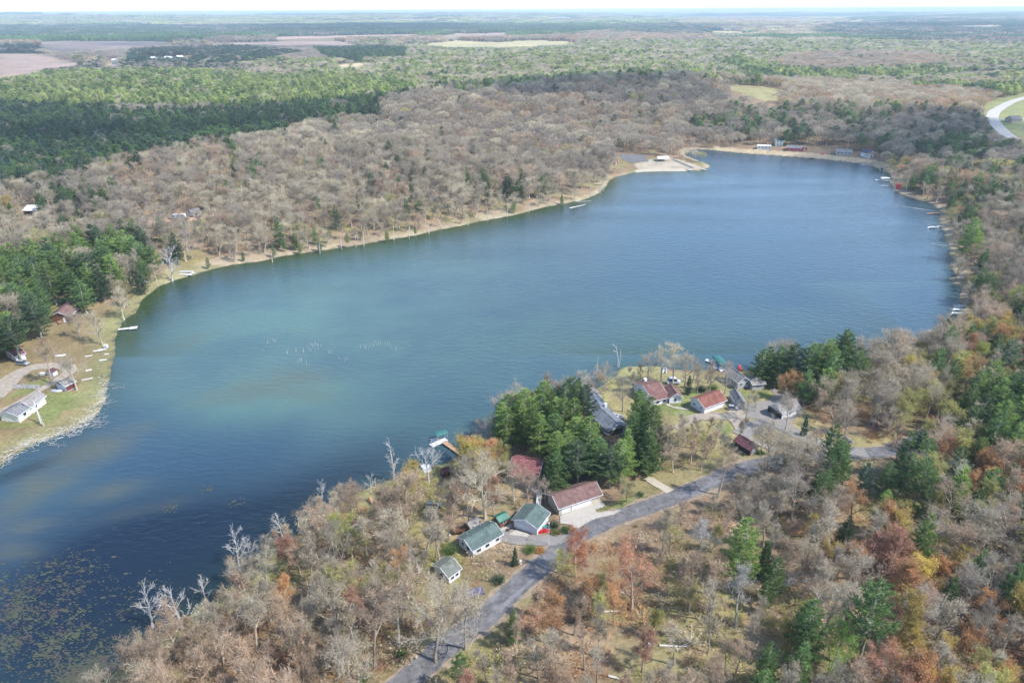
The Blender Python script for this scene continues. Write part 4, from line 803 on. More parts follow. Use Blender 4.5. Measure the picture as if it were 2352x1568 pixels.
FAR_BANDS = [([(-300, 36), (960, 36), (960, 58), (-300, 60)], [(2, 'palepine', 3), (0, 'beige', 4), (0, 'pinktan', 1)], .8), ([(-300, 58), (560, 62), (940, 60), (960, 80), (560, 86), (-300, 92)], [(0, 'browngrey', 4), (2, 'darkpine', 4), (2, 'bluepine', 1)], 1),
  ([(784, 58), (1200, 58), (1440, 70), (1290, 82), (1000, 76), (840, 84)], [(2, 'darkpine', 5), (2, 'bluepine', 4), (0, 'browngrey', 1)], 1), ([(1400, 60), (1700, 62), (1760, 76), (1600, 84), (1440, 80)], [(0, 'browngrey', 4), (2, 'bluepine', 2)], 1),
  ([(1860, 52), (2352, 44), (2700, 44), (2700, 104), (2352, 104), (2060, 100), (1880, 84)], [(0, 'browngrey', 5), (2, 'bluepine', 2.5), (0, 'pinktan', 1)], 1), ([(2000, 58), (2352, 52), (2600, 52), (2600, 70), (2352, 70), (2120, 66)], [(2, 'bluepine', 5), (2, 'darkpine', 3)], .9),
  ([(1560, 40), (1960, 40), (1900, 60), (1860, 82), (1740, 80), (1560, 58)], [(0, 'beige', 4), (0, 'pinktan', 2), (2, 'palepine', .5)], 1), ([(960, 34), (1560, 34), (1560, 58), (960, 58)], [(0, 'beige', 4), (2, 'palepine', 2), (2, 'bluepine', 1.5)], .8),
  ([(140, 118), (620, 98), (830, 106), (960, 120), (850, 142), (560, 146), (300, 146), (140, 138)], [(0, 'browngrey', 6), (0, 'pinktan', 1)], 1), ([(300, 118), (560, 112), (700, 128), (600, 150), (420, 166), (290, 160)], [(2, 'darkpine', 5), (2, 'bluepine', 3)], .85),
  ([(-300, 112), (100, 108), (140, 122), (60, 124), (-300, 122)], [(2, 'darkpine', 4), (0, 'browngrey', 2)], 1), ([(60, 152), (320, 150), (560, 160), (600, 172), (300, 172), (100, 178)], [(0, 'browngrey', 5), (2, 'darkpine', 3)], 1), ([(720, 116), (780, 110), (940, 116), (930, 140), (780, 148), (740, 136)], [(2, 'midpine', 5), (2, 'darkpine', 3)], 1)]
def far_bands(px, py, K, Cc):
    for P_, opts, k_ in FAR_BANDS:
        m = inside(np.array(P_), px, py) & (rng.random(len(px)) < k_); r_ = rng.random(len(px)) * sum(o[2] for o in opts); cum = 0
        # neighbouring crowns share a kind: patches rather than salt and pepper
        for (k, c, p) in opts: q_ = m & (r_ >= cum) & (r_ < cum + p); K[q_] = k; Cc[q_] = list(PAL).index(c); cum += p
    return K, Cc
def rows(y0, y1, s0, s1, jit=.42):
    X = []; Y = []; y = y0
    while y < y1:
        u = (y - y0) / (y1 - y0); s = s0 + (s1 - s0) * u; hw = .80 * (y * .903 + 54) + 25
        xs = np.arange(-hw, hw, s); X.append(xs + rng.uniform(-jit, jit, len(xs)) * s + (s / 2 if len(Y) % 2 else 0)); Y.append(np.full(len(xs), y) + rng.uniform(-jit, jit, len(xs)) * s); y += s * .88
    return np.concatenate(X), np.concatenate(Y)
def allowed(x, y, margin=1.8):
    sd = interp(GSD, x, y); z = interp(GH, x, y); px, py = proj(x, y, z); ok = sd > margin
    for P in CLEAR: ok &= ~inside(np.array(P), px, py)
    for (P, wd) in SHEETS:
        q = P[::max(1, len(P) // 60)] if len(P) > 60 else P
        ok &= segdist(np.vstack([q, P[-1:]]), x, y, False) > wd + 1.2
    for W in PADS: ok &= ~inside(W, x, y)
    return ok, sd, z, px, py
def not_hiding(x, y, z, px, py, H, rad):
    """a tree that would stand before something the photograph shows is left out"""
    _, ty = proj(x, y, z + H); d = np.stack([x, y, z - CAM_H], -1) @ FW; hw = rad * F / d * .8
    ok = np.ones(len(x), bool)
    for kx, ky in KP: ok &= ~((np.abs(px - kx) < hw) & (ty < ky + 2) & (py > ky))
    return ok
FIELDS = [F_A, F_B, F_C, F_D, F_E, F_F, F_G, F_H, F_I, F_J, F_K, HWY_G]
def off_fields(x, y, z, px, H):
    ok = np.ones(len(x), bool); near_ = np.hypot(x, y) > 600
    for k in (.5, 1.0):
        _, ty = proj(x, y, z + H * k)
        for P in FIELDS: ok &= ~(near_ & inside(np.array(P), px, ty + 1))
    return ok
names = list(PAL)
# near woods
x, y = rows(66, 330, 4.7, 5.6)
ok, sd, z, px, py = allowed(x, y)
hp = np.array(HERO)
for hx, hy in hp: ok &= (x - hx) ** 2 + (y - hy) ** 2 > 12
x, y, z, px, py, sd = [a[ok] for a in (x, y, z, px, py, sd)]
K, Cc = choose(px, py, x, y, rng.random(len(x)), rng.random(len(x)))
H = rng.uniform(10.5, 17.5, len(x)); H = np.where(K == 2, H * 1.02, H); H = np.where((K == 1), H * .85, H)
H = np.where((py > 940) & (py < 1110) & (px > 1530) & (px <= 1720), H * .55, H); H = np.where((px < 1150) & (sd < 9) & (x > -90), H * .75, H)
H = np.where((px < 330) & (py > 500), H * .8, H); H = np.where((px > 1100) & (px < 1800) & (py > 1150), H * .82, H)
for S_ in STANDS: H = np.where(inside(np.array(S_), px, py), rng.uniform(15, 20, len(x)), H)
okv = not_hiding(x, y, z, px, py, H, 3.6) & (rng.random(len(x)) < np.where((px > 1150) & (px < 1800) & (py > 1180), .74, np.where((px < 1150) & (py > 1100), .85, .92)))
x, y, z, px, py, sd, K, Cc, H = [a[okv] for a in (x, y, z, px, py, sd, K, Cc, H)]
SPOTS = [(700, 1330, 'near the small orange tree'), (590, 1440, 'in the bottom left wood'), (790, 1460, 'left of the forked oaks'), (900, 1400, 'behind the forked oaks'), (760, 1230, 'by the yellow green tree'), (950, 1370, 'below the mossy roofed house'), (1040, 1140, 'between shore and ranch house'),
 (910, 1170, 'above the fan shaped tree'), (1130, 1380, 'left of the lower road'), (1150, 1480, 'right of the lowest road stretch'), (1300, 1400, 'right of the lower road'), (1400, 1310, 'below the tan garage'), (1450, 1450, 'round the salmon orange tree'), (1580, 1230, 'below the middle of the road'), (1600, 1440, 'round the bottom clearing'),
 (1700, 1180, 'above the tall bright pine'), (1750, 1400, 'by the pale forked tree'), (1870, 1330, 'by the bleached fallen tree'), (1960, 1450, 'round the long trunked pine'), (2110, 1500, 'in the bottom right wood'), (2290, 1480, 'in the bottom right corner'), (2090, 1260, 'in the mid right wood'), (2270, 1280, 'at the lower right edge'),
 (1880, 1170, 'below the road bend'), (2150, 1130, 'by the cream blossoming tree'), (2010, 950, 'behind the boulder bank'), (2120, 850, 'behind the right shore bend'), (2290, 800, 'at the upper right edge'), (2250, 620, 'on the upper right slope'), (2250, 470, 'above the far right docks'), (1620, 1020, 'between orange roof and road'), (1440, 940, 'left of the red brown roof'),
 (80, 620, 'above the left pine stand'), (300, 600, 'on the left hillside'), (60, 760, 'in the left pine stand'), (1300, 1060, 'in the centre pine group'), (1850, 890, 'in the point pine row'), (1150, 1080, 'left of the faded red roof'), (2290, 1010, 'in the far right pine stand')]
def where_is(px, py, sd):
    return min(SPOTS, key=lambda q: (q[0] - px) ** 2 + ((q[1] - py) * 1.3) ** 2)[2]
CW = dict(greytan='grey', beige='beige', browngrey='grey brown', pinktan='pinkish tan', olive='olive', rust='rust orange', redbrown='red brown', yellowgreen='yellow green', cream='cream blossoming', gold='golden', darkpine='dark green', midpine='mid green', brightpine='bright green', palepine='pale green', bluepine='blue green', lime='lime')
order = np.argsort(np.hypot(np.hypot(x, y), CAM_H - z)); rest = []
slim = (px > 1100) & (px < 1900) & (py > 1130)
LIM = {0: 292, 1: 285, 2: 290}; KN = {0: 'bare', 1: 'bud', 2: 'pine'}
for i in order:
    k = int(K[i]); kn = KN[k]; inview = -60 < px[i] < 2412 and py[i] < 1790
    if not inview or NT.get(kn, 0) >= LIM[k]: rest.append(i); continue
    c = PAL[names[Cc[i]]]; cw = CW[names[Cc[i]]]; size = 'tall' if H[i] > 14.5 else 'short' if H[i] < 10.5 else 'mid sized'
    lab = {'bare': f'{size} leafless {cw} tree {where_is(px[i], py[i], sd[i])}', 'bud': f'{size} {cw} budding tree {where_is(px[i], py[i], sd[i])}', 'pine': f'{size} {cw} pine {where_is(px[i], py[i], sd[i])}'}[kn]
    jit = rng.uniform(.85, 1.15)
    tree(kn, (int(rng.choice([2, 4, 5, 6, 0])) if slim[i] else int(rng.integers(0, 7))) if k == 0 else int(rng.integers(0, 4)), (x[i], y[i], z[i]), H[i], tuple(min(.6, q * jit) for q in c), lab, wide=rng.uniform(.8, 1.05) if slim[i] else rng.uniform(.75, 1.12) if k == 0 else rng.uniform(.95, 1.25))
rest = np.array(rest, int)
def joined(pair, mats, remap):
    T, C = pair; B = MB(); B.v = list(T.v) + list(C.v); B.f = list(T.f) + [[j + len(T.v) for j in q] for q in C.f]; B.m = [0] * len(T.f) + [remap[m_] for m_ in C.m]; B.t = list(T.t) + list(C.t)
    return B.me('joined_tree', mats)
JM = {0: [joined(p, ['s_bark', 's_twig', 's_bud'], {0: 1, 1: 2}) for p in BT[:5]], 1: [joined(p, ['s_bark', 's_twig', 's_bud'], {0: 1, 1: 2}) for p in BBT[:3]], 2: [joined(p, ['s_bark', 's_needle'], {0: 1}) for p in PT[:3]]}
MH = {0: [17, 18, 18, 15, 19], 1: [16, 17, 14], 2: [20, 22, 18]}
FB = [far_bare(s).me('far_tree', ['s_bark', 's_twig', 's_bud']) for s in (41, 42, 43)]; FP = [far_pine(s).me('far_pine', ['s_bark', 's_needle']) for s in (51, 52, 53)]
def scatter(name, label, cat, meshes, mh, x, y, z, H, Cc, wide):
    v = rng.integers(0, len(meshes), len(x)); s = H / np.array(mh)[v]; tone = np.array([PAL[q] for q in names])[Cc] * rng.uniform(.85, 1.15, (len(x), 1))
    return inst(name, label, cat, meshes, np.stack([x, y, z - .2], -1), np.stack([0 * x, 0 * x, rng.uniform(0, 6.283, len(x))], -1), np.stack([s * wide, s * wide, s], -1), v, tone)
nb = x[rest].size
for k, nm_, lb, ct in ((0, 'hardwood_wood_edge', 'leafless hardwoods filling the middle woods beside the lake', 'wood'), (1, 'budding_wood_edge', 'budding trees filling the middle woods beside the lake', 'wood'), (2, 'pine_wood_edge', 'pines filling the middle woods beside the lake', 'wood')):
    m = rest[K[rest] == k]
    if len(m): scatter(nm_, lb, ct, JM[k], MH[k], x[m], y[m], z[m], H[m], Cc[m], rng.uniform(.95, 1.3, len(m)))
# far woods
FX = []
for (y0, y1, s0, s1) in ((330, 620, 7.4, 8.6), (620, 1100, 8.6, 10.5), (1100, 1900, 10.5, 14), (1900, 3000, 14, 20)):
    fx, fy = rows(y0, y1, s0, s1); ok, sd, z, px, py = allowed(fx, fy, 2.5); FX.append(np.stack([fx, fy, z, px, py, sd], -1)[ok])
A = np.concatenate(FX); x, y, z, px, py, sd = A.T
dd = np.hypot(x, y); fn = vnoise(x, y, 900, 11) * .6 + vnoise(x, y * 1.6, 260, 12) * .4
keep = ~((dd > 2300) & (fn < .40)); x, y, z, px, py, sd, dd = [a[keep] for a in (x, y, z, px, py, sd, dd)]
K, Cc = choose(px, py, x, y, rng.random(len(x)), rng.random(len(x)))
K, Cc = far_bands(px, py, K, Cc)
bluff = (sd < 34) & (px > 330) & (px < 1400); keep = rng.random(len(x)) < np.where(bluff, .72, .97)
H = rng.uniform(11.5, 18, len(x)) * np.where(K == 1, .85, 1.0) * np.clip(.6 + sd / 40, .6, 1)
keep &= not_hiding(x, y, z, px, py, H, 4.5) & off_fields(x, y, z, px, H)
wide = np.clip(dd / 900, 1, 3.0) ** .7 * rng.uniform(.75, 1.75, len(x))
K1 = np.where(K == 1, 0, K)
for nm_, lb, sel, ms, mh in (('hardwood_forest', 'leafless grey and beige hardwood forest covering the hills beyond the lake', keep & (K1 == 0), FB, [15, 15, 15]), ('pine_forest', 'green pine forest and plantations beyond the lake', keep & (K1 == 2), FP, [18, 18, 18])):
    near = sel & (dd < 640) & (py > 330)
    jm = JM[0][:4] if ms is FB else JM[2]; jh = MH[0][:4] if ms is FB else MH[2]
    scatter(nm_ + '_near_edge', lb.replace('covering the hills beyond', 'lining the slopes round').replace('and plantations beyond', 'lining the slopes round'), 'forest', jm, jh, x[near], y[near], z[near], H[near], Cc[near], wide[near] * 1.05)
    s_ = sel & ~near; scatter(nm_, lb, 'forest', ms, mh, x[s_], y[s_], z[s_], H[s_], Cc[s_], wide[s_])
# distant woods as patches
FX = []
for (y0, y1, s0, s1) in ((3000, 6500, 40, 75), (6500, 15500, 85, 170)):
    fx, fy = rows(y0, y1, s0, s1); z = interp(GH, fx, fy); px, py = proj(fx, fy, z); FX.append(np.stack([fx, fy, z, px, py, np.full(len(fx), (s0 + s1) / 2)], -1))
A = np.concatenate(FX); x, y, z, px, py, sz = A.T
ok = np.ones(len(x), bool)
for P in (F_A, F_B, F_C, F_D, F_E, F_F, F_J, F_K): ok &= ~inside(np.array(P), px, py)
fn = vnoise(x, y, 900, 11) * .6 + vnoise(x, y * 1.6, 260, 12) * .4; big = vnoise(x, y * 1.5, 1100, 14)
ok &= (fn > .33) & ~((big > .70) & (y > 4500) & (rng.random(len(x)) < .7)); x, y, z, px, py, sz, fn = [a[ok] for a in (x, y, z, px, py, sz, fn)]
okf = off_fields(x, y, z, px, np.full(len(x), 15.0)); x, y, z, px, py, sz, fn = [a[okf] for a in (x, y, z, px, py, sz, fn)]
pn = vnoise(x, y * 1.5, 700, 41) + rng.uniform(-.08, .08, len(x)); ispine = pn > .47
Cc = np.where(ispine, names.index('midpine'), np.where(rng.random(len(x)) < .5, names.index('pinktan'), names.index('greytan')))
Cc = np.where(~ispine & (vnoise(x, y, 1500, 43) > .55), names.index('beige'), Cc)
Kf = np.where(ispine, 2, 0); Kf, Cc = far_bands(px, py, Kf, Cc); ispine = Kf == 2
pr = [(clump(61 + i, 42, 26, 14, False), None) for i in range(2)]; CL = [p[0].me('wood_patch', ['s_bud']) for p in pr]; CLP = [clump(71 + i, 42, 30, 16, True).me('pine_patch', ['s_needle']) for i in range(2)]
for nm_, lb, sel, ms in (('distant_hardwood_patches', 'hazy leafless woods on the plain toward the horizon', ~ispine, CL), ('distant_pine_patches', 'hazy dark pine woods on the plain toward the horizon', ispine, CLP)):
    H = np.full(sel.sum(), 14.0) * rng.uniform(.9, 1.3, sel.sum()); scatter(nm_, lb, 'forest', ms, [14, 14], x[sel], y[sel], z[sel], H, Cc[sel], np.maximum(sz[sel] / 40, 1))
# undergrowth
SHM = [shrub(81).me('shrub', ['s_twig', 's_bud']), shrub(82, 1.2, 1.8, 80, .8).me('shrub', ['s_twig', 's_bud']), shrub(83, 3.6, 1.6, 120, .4).me('sapling', ['s_twig', 's_bud'])]
x, y = rows(66, 300, 2.4, 3.6, .5); ok, sd, z, px, py = allowed(x, y, .4); ok &= rng.random(len(x)) < .8; x, y, z, px, py, sd = [a[ok] for a in (x, y, z, px, py, sd)]
q = vnoise(x, y, 18, 51) + rng.uniform(-.25, .25, len(x)); Cc = np.where(q > .72, names.index('olive'), np.where(q > .55, names.index('beige'), np.where(q > .40, names.index('pinktan'), np.where(q > .3, names.index('redbrown'), names.index('rust')))))
okv = not_hiding(x, y, z, px, py, np.full(len(x), 2.2), 1.4)
scatter('undergrowth', 'low brush and saplings covering the forest floor', 'undergrowth', SHM, [1.8, 1.2, 3.6], x[okv], y[okv], z[okv], rng.uniform(1.0, 2.6, okv.sum()), Cc[okv], rng.uniform(.8, 1.4, okv.sum()))

import bmesh
def ico(sub=3):
    bm = bmesh.new(); bmesh.ops.create_icosphere(bm, subdivisions=sub, radius=1); v = np.array([q.co[:] for q in bm.verts]); f = [[q.index for q in p.verts] for p in bm.faces]; bm.free(); return v, f

# ------------------------------------------------------------------ buildings
def house(name, label, cat, B, C, A, wall, roof, h=2.5, rise=None, over=.45, trim='white', items=(), roof_items=(), L=None, W=None, open_front=False, shed_roof=False, posts=False, zadd=0.0, under=1.2):
    """B: nearest ground corner, C: other end of the ridge-parallel wall seen, A: other end of the gable wall seen (frame points)"""
    b, c, a = pt(*B), pt(*C), pt(*A)
    ux = (c - b)[:2]; l = np.linalg.norm(ux) if L is None else L; ux = ux / np.linalg.norm(ux); uy = np.array([-ux[1], ux[0]])
    wv = (a - b)[:2] @ uy; sgn = 1 if wv > 0 else -1; uy = uy * sgn; wd = abs(wv) if W is None else W
    ctr = b[:2] + ux * l / 2 + uy * wd / 2
    cs = [b[:2], b[:2] + ux * l, b[:2] + uy * wd, b[:2] + ux * l + uy * wd]; z0 = max(hz(*q) for q in cs) * .6 + min(hz(*q) for q in cs) * .4 + zadd
    if rise is None: rise = wd * .21
    o = thing(name, label, cat, (ctr[0], ctr[1], z0)); AXM = np.array([[ux[0], ux[1], 0], [uy[0], uy[1], 0], [0, 0, 1.0]])
    def P(x, y, z): q = ux * (x - l / 2) + uy * (y - wd / 2); return np.array([q[0], q[1], z])
    def bx(mb, x, y, z, dx, dy, dz, mi=0): mb.box(P(x, y, z), (dx, dy, dz), mi, AXM)
    def slab(mb, x0, x1, y0, z0_, y1, z1_, t):
        v = [P(x, y, z) for x in (x0, x1) for (y, z) in ((y0, z0_), (y1, z1_), (y1, z1_ + t), (y0, z0_ + t))]
        mb.add(v, [(0, 1, 2, 3), (7, 6, 5, 4), (0, 4, 5, 1), (1, 5, 6, 2), (2, 6, 7, 3), (3, 7, 4, 0)])
    m = MB()
    if posts:
        for x in (.15, l / 2, l - .15):
            for y in (.15, wd - .15): bx(m, x, y, (h - under) / 2, .16, .16, h + under)
        m.build('post', [wall], o)
    else:
        pr = rise if not shed_roof else 0
        prof = [(0, -under), (wd, -under), (wd, h), (wd / 2, h + pr), (0, h)]
        v = [P(0, y, z) for y, z in prof] + [P(l, y, z) for y, z in prof]
        f = [(5, 6, 7, 8, 9), (0, 5, 9, 4), (1, 2, 7, 6)]
        f.append((4, 3, 2, 1, 0))
        m.add(v, f); m.build('wall', [wall], o)
    r = MB(); s = rise / (wd / 2); oz = over * s; t = .14
    if shed_roof: slab(r, -over, l + over, -over, h + rise + .1, wd + over, h + .05, t)
    else:
        slab(r, -over, l + over, -over, h - oz, wd / 2, h + rise, t); slab(r, -over, l + over, wd + over, h - oz, wd / 2, h + rise, t)
    r.build('roof', [roof], o)
    if not shed_roof:
        rc = MB(); bx(rc, l / 2, wd / 2, h + rise + t + .02, l + 2 * over, .3, .07); rc.build('ridge_cap', [roof], o)
        if not posts:
            fb = MB(); bx(fb, l / 2, wd / 2, .12, l + .1, wd + .1, .26); fb.build('foundation', ['concrete'], o)
            if l > 7:
                for yy in (-.06, wd + .06): dn = MB(); bx(dn, l - .2, yy, h / 2, .09, .09, h - .25); dn.build('downspout', ['white'], o)
    if trim:
        tr = MB(); e = over + .03
        if not shed_roof:
            for yy in (-over - .05, wd + over + .05): bx(tr, l / 2, yy, h - oz - .02, l + 2 * e, .07, .2)
            for xx in (-over - .05, l + over + .05):
                for sgn2 in (0, 1):
                    y0 = -over if sgn2 == 0 else wd + over
                    v = [P(xx + dx, y, z) for dx in (-.04, .04) for (y, z) in ((y0, h - oz - .1), (wd / 2, h + rise - .1), (wd / 2, h + rise + .1), (y0, h - oz + .1))]
                    tr.add(v, [(0, 1, 2, 3), (7, 6, 5, 4), (0, 4, 5, 1), (1, 5, 6, 2), (2, 6, 7, 3), (3, 7, 4, 0)])
        tr.build('trim', [trim], o)
    for it in items:
        kind, side, u, z, w_, hh = it[:6]; mt = it[6] if len(it) > 6 else None; k = MB()
        # side: 'b' long wall (y=0), 'g' gable (x=0), 'B' back long wall, 'G' back gable
        def put(mb, dw, dz, th, off, mi=0, du=0, dzz=0):
            if side == 'b': bx(mb, u * l + du, -off, z + dzz, dw, th, dz, mi)
            elif side == 'B': bx(mb, u * l + du, wd + off, z + dzz, dw, th, dz, mi)
            elif side == 'g': bx(mb, -off, u * wd + du, z + dzz, th, dw, dz, mi)
            else: bx(mb, l + off, u * wd + du, z + dzz, th, dw, dz, mi)
        if kind == 'window':
            put(k, w_ + .24, hh + .24, .06, .03); fr = k.build('window', ['white'], o); g2 = MB(); put(g2, w_, hh, .04, .08); g2.build('pane', ['glass'], fr)
        elif kind == 'door': put(k, w_, hh, .07, .03); d = k.build('door', [mt or 'white'], o)
        elif kind == 'garage_door':
            put(k, w_, hh, .06, .03); d = k.build('garage_door', [mt or 'white'], o)
            for q in range(4):
                p_ = MB(); put(p_, w_ - .12, hh / 4 - .05, .04, .07, 0, 0, -hh / 2 + hh / 8 + q * hh / 4); pp = p_.build('panel', [mt or 'white'], d)
        elif kind == 'opening_shade': put(k, w_, hh, .02, .015); k.build('opening_shade', ['dark'], o)  # flat dark panel on the closed wall, painted as the shade inside
        elif kind == 'panel': put(k, w_, hh, .05, .03); k.build('wall_panel', [mt], o)
    for it in roof_items:
        kind, u, v_, hh, r_ = it; zz = h + rise * (1 - abs(v_ - .5) * 2); k = MB(); p0 = P(u * l, v_ * wd, zz - .1); p1 = P(u * l, v_ * wd, zz + hh)
        if kind == 'chimney': bx(k, u * l, v_ * wd, zz + hh / 2 - .3, r_, r_, hh + .6); k.build('chimney', ['white'], o)
        elif kind == 'stovepipe': k.tube(p0, p1, r_, r_, 8, cap=True); q = k.build('stovepipe', ['steel'], o); c2 = MB(); c2.tube(p1, p1 + np.array([0, 0, .3]), r_ * 1.5, r_ * 1.2, 8, cap=True); c2.build('cap', ['dark'], q)
        elif kind == 'vent': k.tube(p0, p1, r_, r_, 6, cap=True); k.build('vent_pipe', ['white'], o)
    return o, P, l, wd, z0, AXM
W_ = 'window'
house('garage', 'white two-car garage with green shingle roof and wide front door', 'garage', (1233.5, 1228), (1259, 1196), (1178, 1214), 'white', 'r_green', 2.7, 1.35, items=[('garage_door', 'g', .52, 1.12, 4.6, 2.25), ('door', 'b', .75, 1.05, .95, 2.1)])
house('house', 'long white ranch house with green roof beside the white garage', 'house', (1087, 1279), (1151, 1243), (1046, 1258), 'white', 'r_green', 2.7, 1.3, items=[(W_, 'g', .72, 1.6, .7, .95), (W_, 'g', .35, 1.6, 1.1, .9), (W_, 'b', .2, 1.5, 1.2, 1), (W_, 'b', .5, 1.5, 1.2, 1), ('door', 'b', .7, 1.05, .9, 2.1), (W_, 'b', .87, 1.5, 1, .9)],
      roof_items=[('stovepipe', .72, .93, 1.3, .16), ('vent', .45, .3, .5, .07), ('vent', .2, .8, .35, .07)])
house('shed', 'small brown board shed with bright green metal roof', 'shed', (1148, 1214), (1168, 1204), (1130, 1206), 'brown', 'r_metalgreen', 2.5, .7, .3, trim='r_metalgreen', items=[(W_, 'b', .55, 1.6, .6, .7)])
house('garage', 'long tan garage with brown shingle roof and white overhead doors', 'garage', (1284, 1183), (1378, 1150), (1250, 1158), 'tan', 'r_brown', 2.8, 1.7, .5, items=[('garage_door', 'b', .16, 1.1, 2.7, 2.2), ('garage_door', 'b', .40, 1.1, 2.7, 2.2), ('garage_door', 'b', .66, 1.1, 3.2, 2.2), ('door', 'b', .53, 1.05, .95, 2.1)])
house('house', 'house with faded red roof half hidden behind bare trees', 'house', (1232, 1118), (1170, 1110), (1258, 1094), 'greysid', 'r_pink', 3.2, 2.6, .5, W=9.5, items=[(W_, 'b', .3, 1.5, 1.2, 1), (W_, 'b', .7, 1.5, 1.2, 1)])
house('gazebo', 'open gazebo with weathered grey roof behind the white ranch house', 'gazebo', (1082, 1228), (1104, 1215), (1068, 1219), 'brown', 'r_taupe', 2.4, .8, .3, trim=None, posts=True)
house('house', 'old white house with mossy grey roof under bare trees', 'house', (1032, 1341), (1057, 1322), (990, 1324), 'white', 'r_moss', 2.6, 1.2, .4, items=[(W_, 'b', .3, 1.5, .9, .9), (W_, 'b', .7, 1.5, .9, .9), (W_, 'g', .5, 1.5, 1, .9)])
house('shed', 'tiny grey shed left of the mossy roofed house', 'shed', (962, 1320), (971, 1313), (956, 1316), 'white', 'r_taupe', 2.1, .5, .2, trim=None, items=[('door', 'g', .5, 1, .8, 1.8, 'darkbrown')])
o9 = house('house', 'blue grey house on the water with attached open garage', 'house', (1397, 1002), (1357, 969), (1435, 990), 'bluegrey', 'r_blue', 2.8, 1.6, .5, items=[('opening_shade', 'g', .45, 1.2, 5.0, 2.3), (W_, 'B', .5, 1.6, 1, .9)])
house('house', 'lake wing of the blue grey house with long grey roof and white chimney', 'house', (1362, 962), (1340, 932), (1392, 948), 'bluegrey', 'r_blue', 3.0, 1.5, .5, L=15, roof_items=[('chimney', .1, .85, 1.6, .9)], items=[(W_, 'B', .5, 1.6, 1.2, 1), (W_, 'B', .8, 1.6, 1.2, 1)])
o10 = house('house', 'white house with broad red brown roof near the point', 'house', (1533, 924), (1500, 932), (1556, 905), 'white', 'r_redbrown', 2.7, 2.4, .5, W=13, items=[(W_, 'b', .25, 1.5, 1.2, 1), (W_, 'b', .7, 1.5, 1.2, 1), ('door', 'b', .1, 1.05, .9, 2.1)], roof_items=[('chimney', .35, .9, 1.2, 1.0), ('vent', .6, .3, .4, .08), ('vent', .75, .45, .4, .08)])
house('house_wing', 'white gabled wing on the front of the red brown roofed house', 'house', (1537, 927), (1524, 908), (1560, 919.5), 'white', 'r_redbrown', 2.7, 1.5, .5, items=[(W_, 'g', .5, 1.6, .8, 1.1)])
house('garage', 'white boat garage with bright orange red roof', 'garage', (1617, 950), (1663, 934.5), (1586, 932), 'white', 'r_red', 3.0, 1.7, .55, items=[('door', 'g', .42, 1.05, .95, 2.1), (W_, 'g', .72, 1.7, .8, .6), (W_, 'g', .25, 1.7, .7, .5)])
house('house', 'grey gabled house by the water with two front windows', 'house', (1693, 894), (1664, 874), (1725, 895), 'greysid', 'r_taupe', 3.4, 1.7, .45, items=[(W_, 'g', .3, 2.2, 1.1, .6), (W_, 'g', .8, 2.2, 1.1, .6), (W_, 'b', .2, 1.8, .7, 1.3), (W_, 'b', .4, 1.8, .7, 1.3), ('opening_shade', 'g', .72, .3, .8, .7)])
house('house_wing', 'low grey wing attached to the right of the grey gabled house', 'house', (1754, 894), (1727, 896), (1749, 879), 'greysid', 'r_taupe', 2.7, 1.0, .4, items=[(W_, 'b', .55, 1.7, 1.2, .5)])
house('shed', 'narrow grey shed with pale gable between two garages', 'shed', (1687.6, 936.5), (1674, 915), (1706, 931.6), 'greysid', 'r_grey', 2.5, 1.3, .3, items=[('door', 'g', .5, 1, 1.6, 2.0, 'greysid')])
house('garage', 'wide taupe roofed garage with open front in the gravel yard', 'garage', (1794, 963), (1833, 951), (1762, 949), 'palegrey', 'r_taupe', 2.9, 1.6, .5, items=[('opening_shade', 'g', .55, 1.25, 6.0, 2.3), (W_, 'b', .5, 1.7, .9, .8)])
house('shed', 'dark brown log shed with maroon roof beside the access road', 'shed', (1721, 1047), (1686.7, 1029), (1739, 1038), 'darkbrown', 'r_maroon', 2.6, 1.2, .5, trim='darkbrown', items=[('opening_shade', 'b', .5, 1.3, 5.0, 1.9), ('panel', 'g', .5, 1.2, 2.2, 2.2, 'greysid')])
house('shed', 'small shed with dull red roof near the near shore docks', 'shed', (1017, 1100), (1034, 1096), (1007, 1092), 'darkbrown', 'r_maroon', 2.2, .8, .25, trim=None, items=[('door', 'b', .5, 1, .8, 1.9, 'brown')])
house('house', 'cream house with grey roof on the left lawn', 'house', (46, 971), (74, 950), (4, 966.5), 'cream', 'r_grey', 2.7, 1.4, .45, items=[(W_, 'b', .5, 1.5, 1.2, 1), ('garage_door', 'g', .5, 1.1, 3.5, 2.2, 'cream')])
house('house_wing', 'rear wing of the cream house with leaf strewn roof', 'house', (76, 950), (107, 926), (52, 945), 'cream', 'r_taupe', 2.9, 1.5, .45, items=[(W_, 'b', .3, 1.5, 1, 1), ('door', 'b', .6, 1.05, .9, 2.1)])
house('boathouse', 'small shed with white end and maroon side on the left lawn', 'shed', (154.5, 900), (177, 890.5), (122, 896.6), 'maroon', 'r_taupe', 2.5, 1.1, .35, items=[('panel', 'g', .5, 1.3, 5.0, 2.3, 'white'), ('door', 'g', .6, 1.05, .9, 2.0, 'white')])
house('cottage', 'small white cottage with maroon roof under the left pines', 'cottage', (39, 832), (61, 825), (20, 830.5), 'white', 'r_maroon', 2.5, 1.2, .4, W=8, items=[(W_, 'g', .5, 1.5, 1, .9), (W_, 'b', .4, 1.5, 1, .9)])
house('house', 'brown roofed house behind bare trees on the left shore', 'house', (164, 741), (190, 716), (127, 732), 'brown', 'r_brown', 3.0, 2.0, .5, items=[(W_, 'b', .5, 1.7, 2.0, 1), ('door', 'g', .3, 1.05, .9, 2.1)])
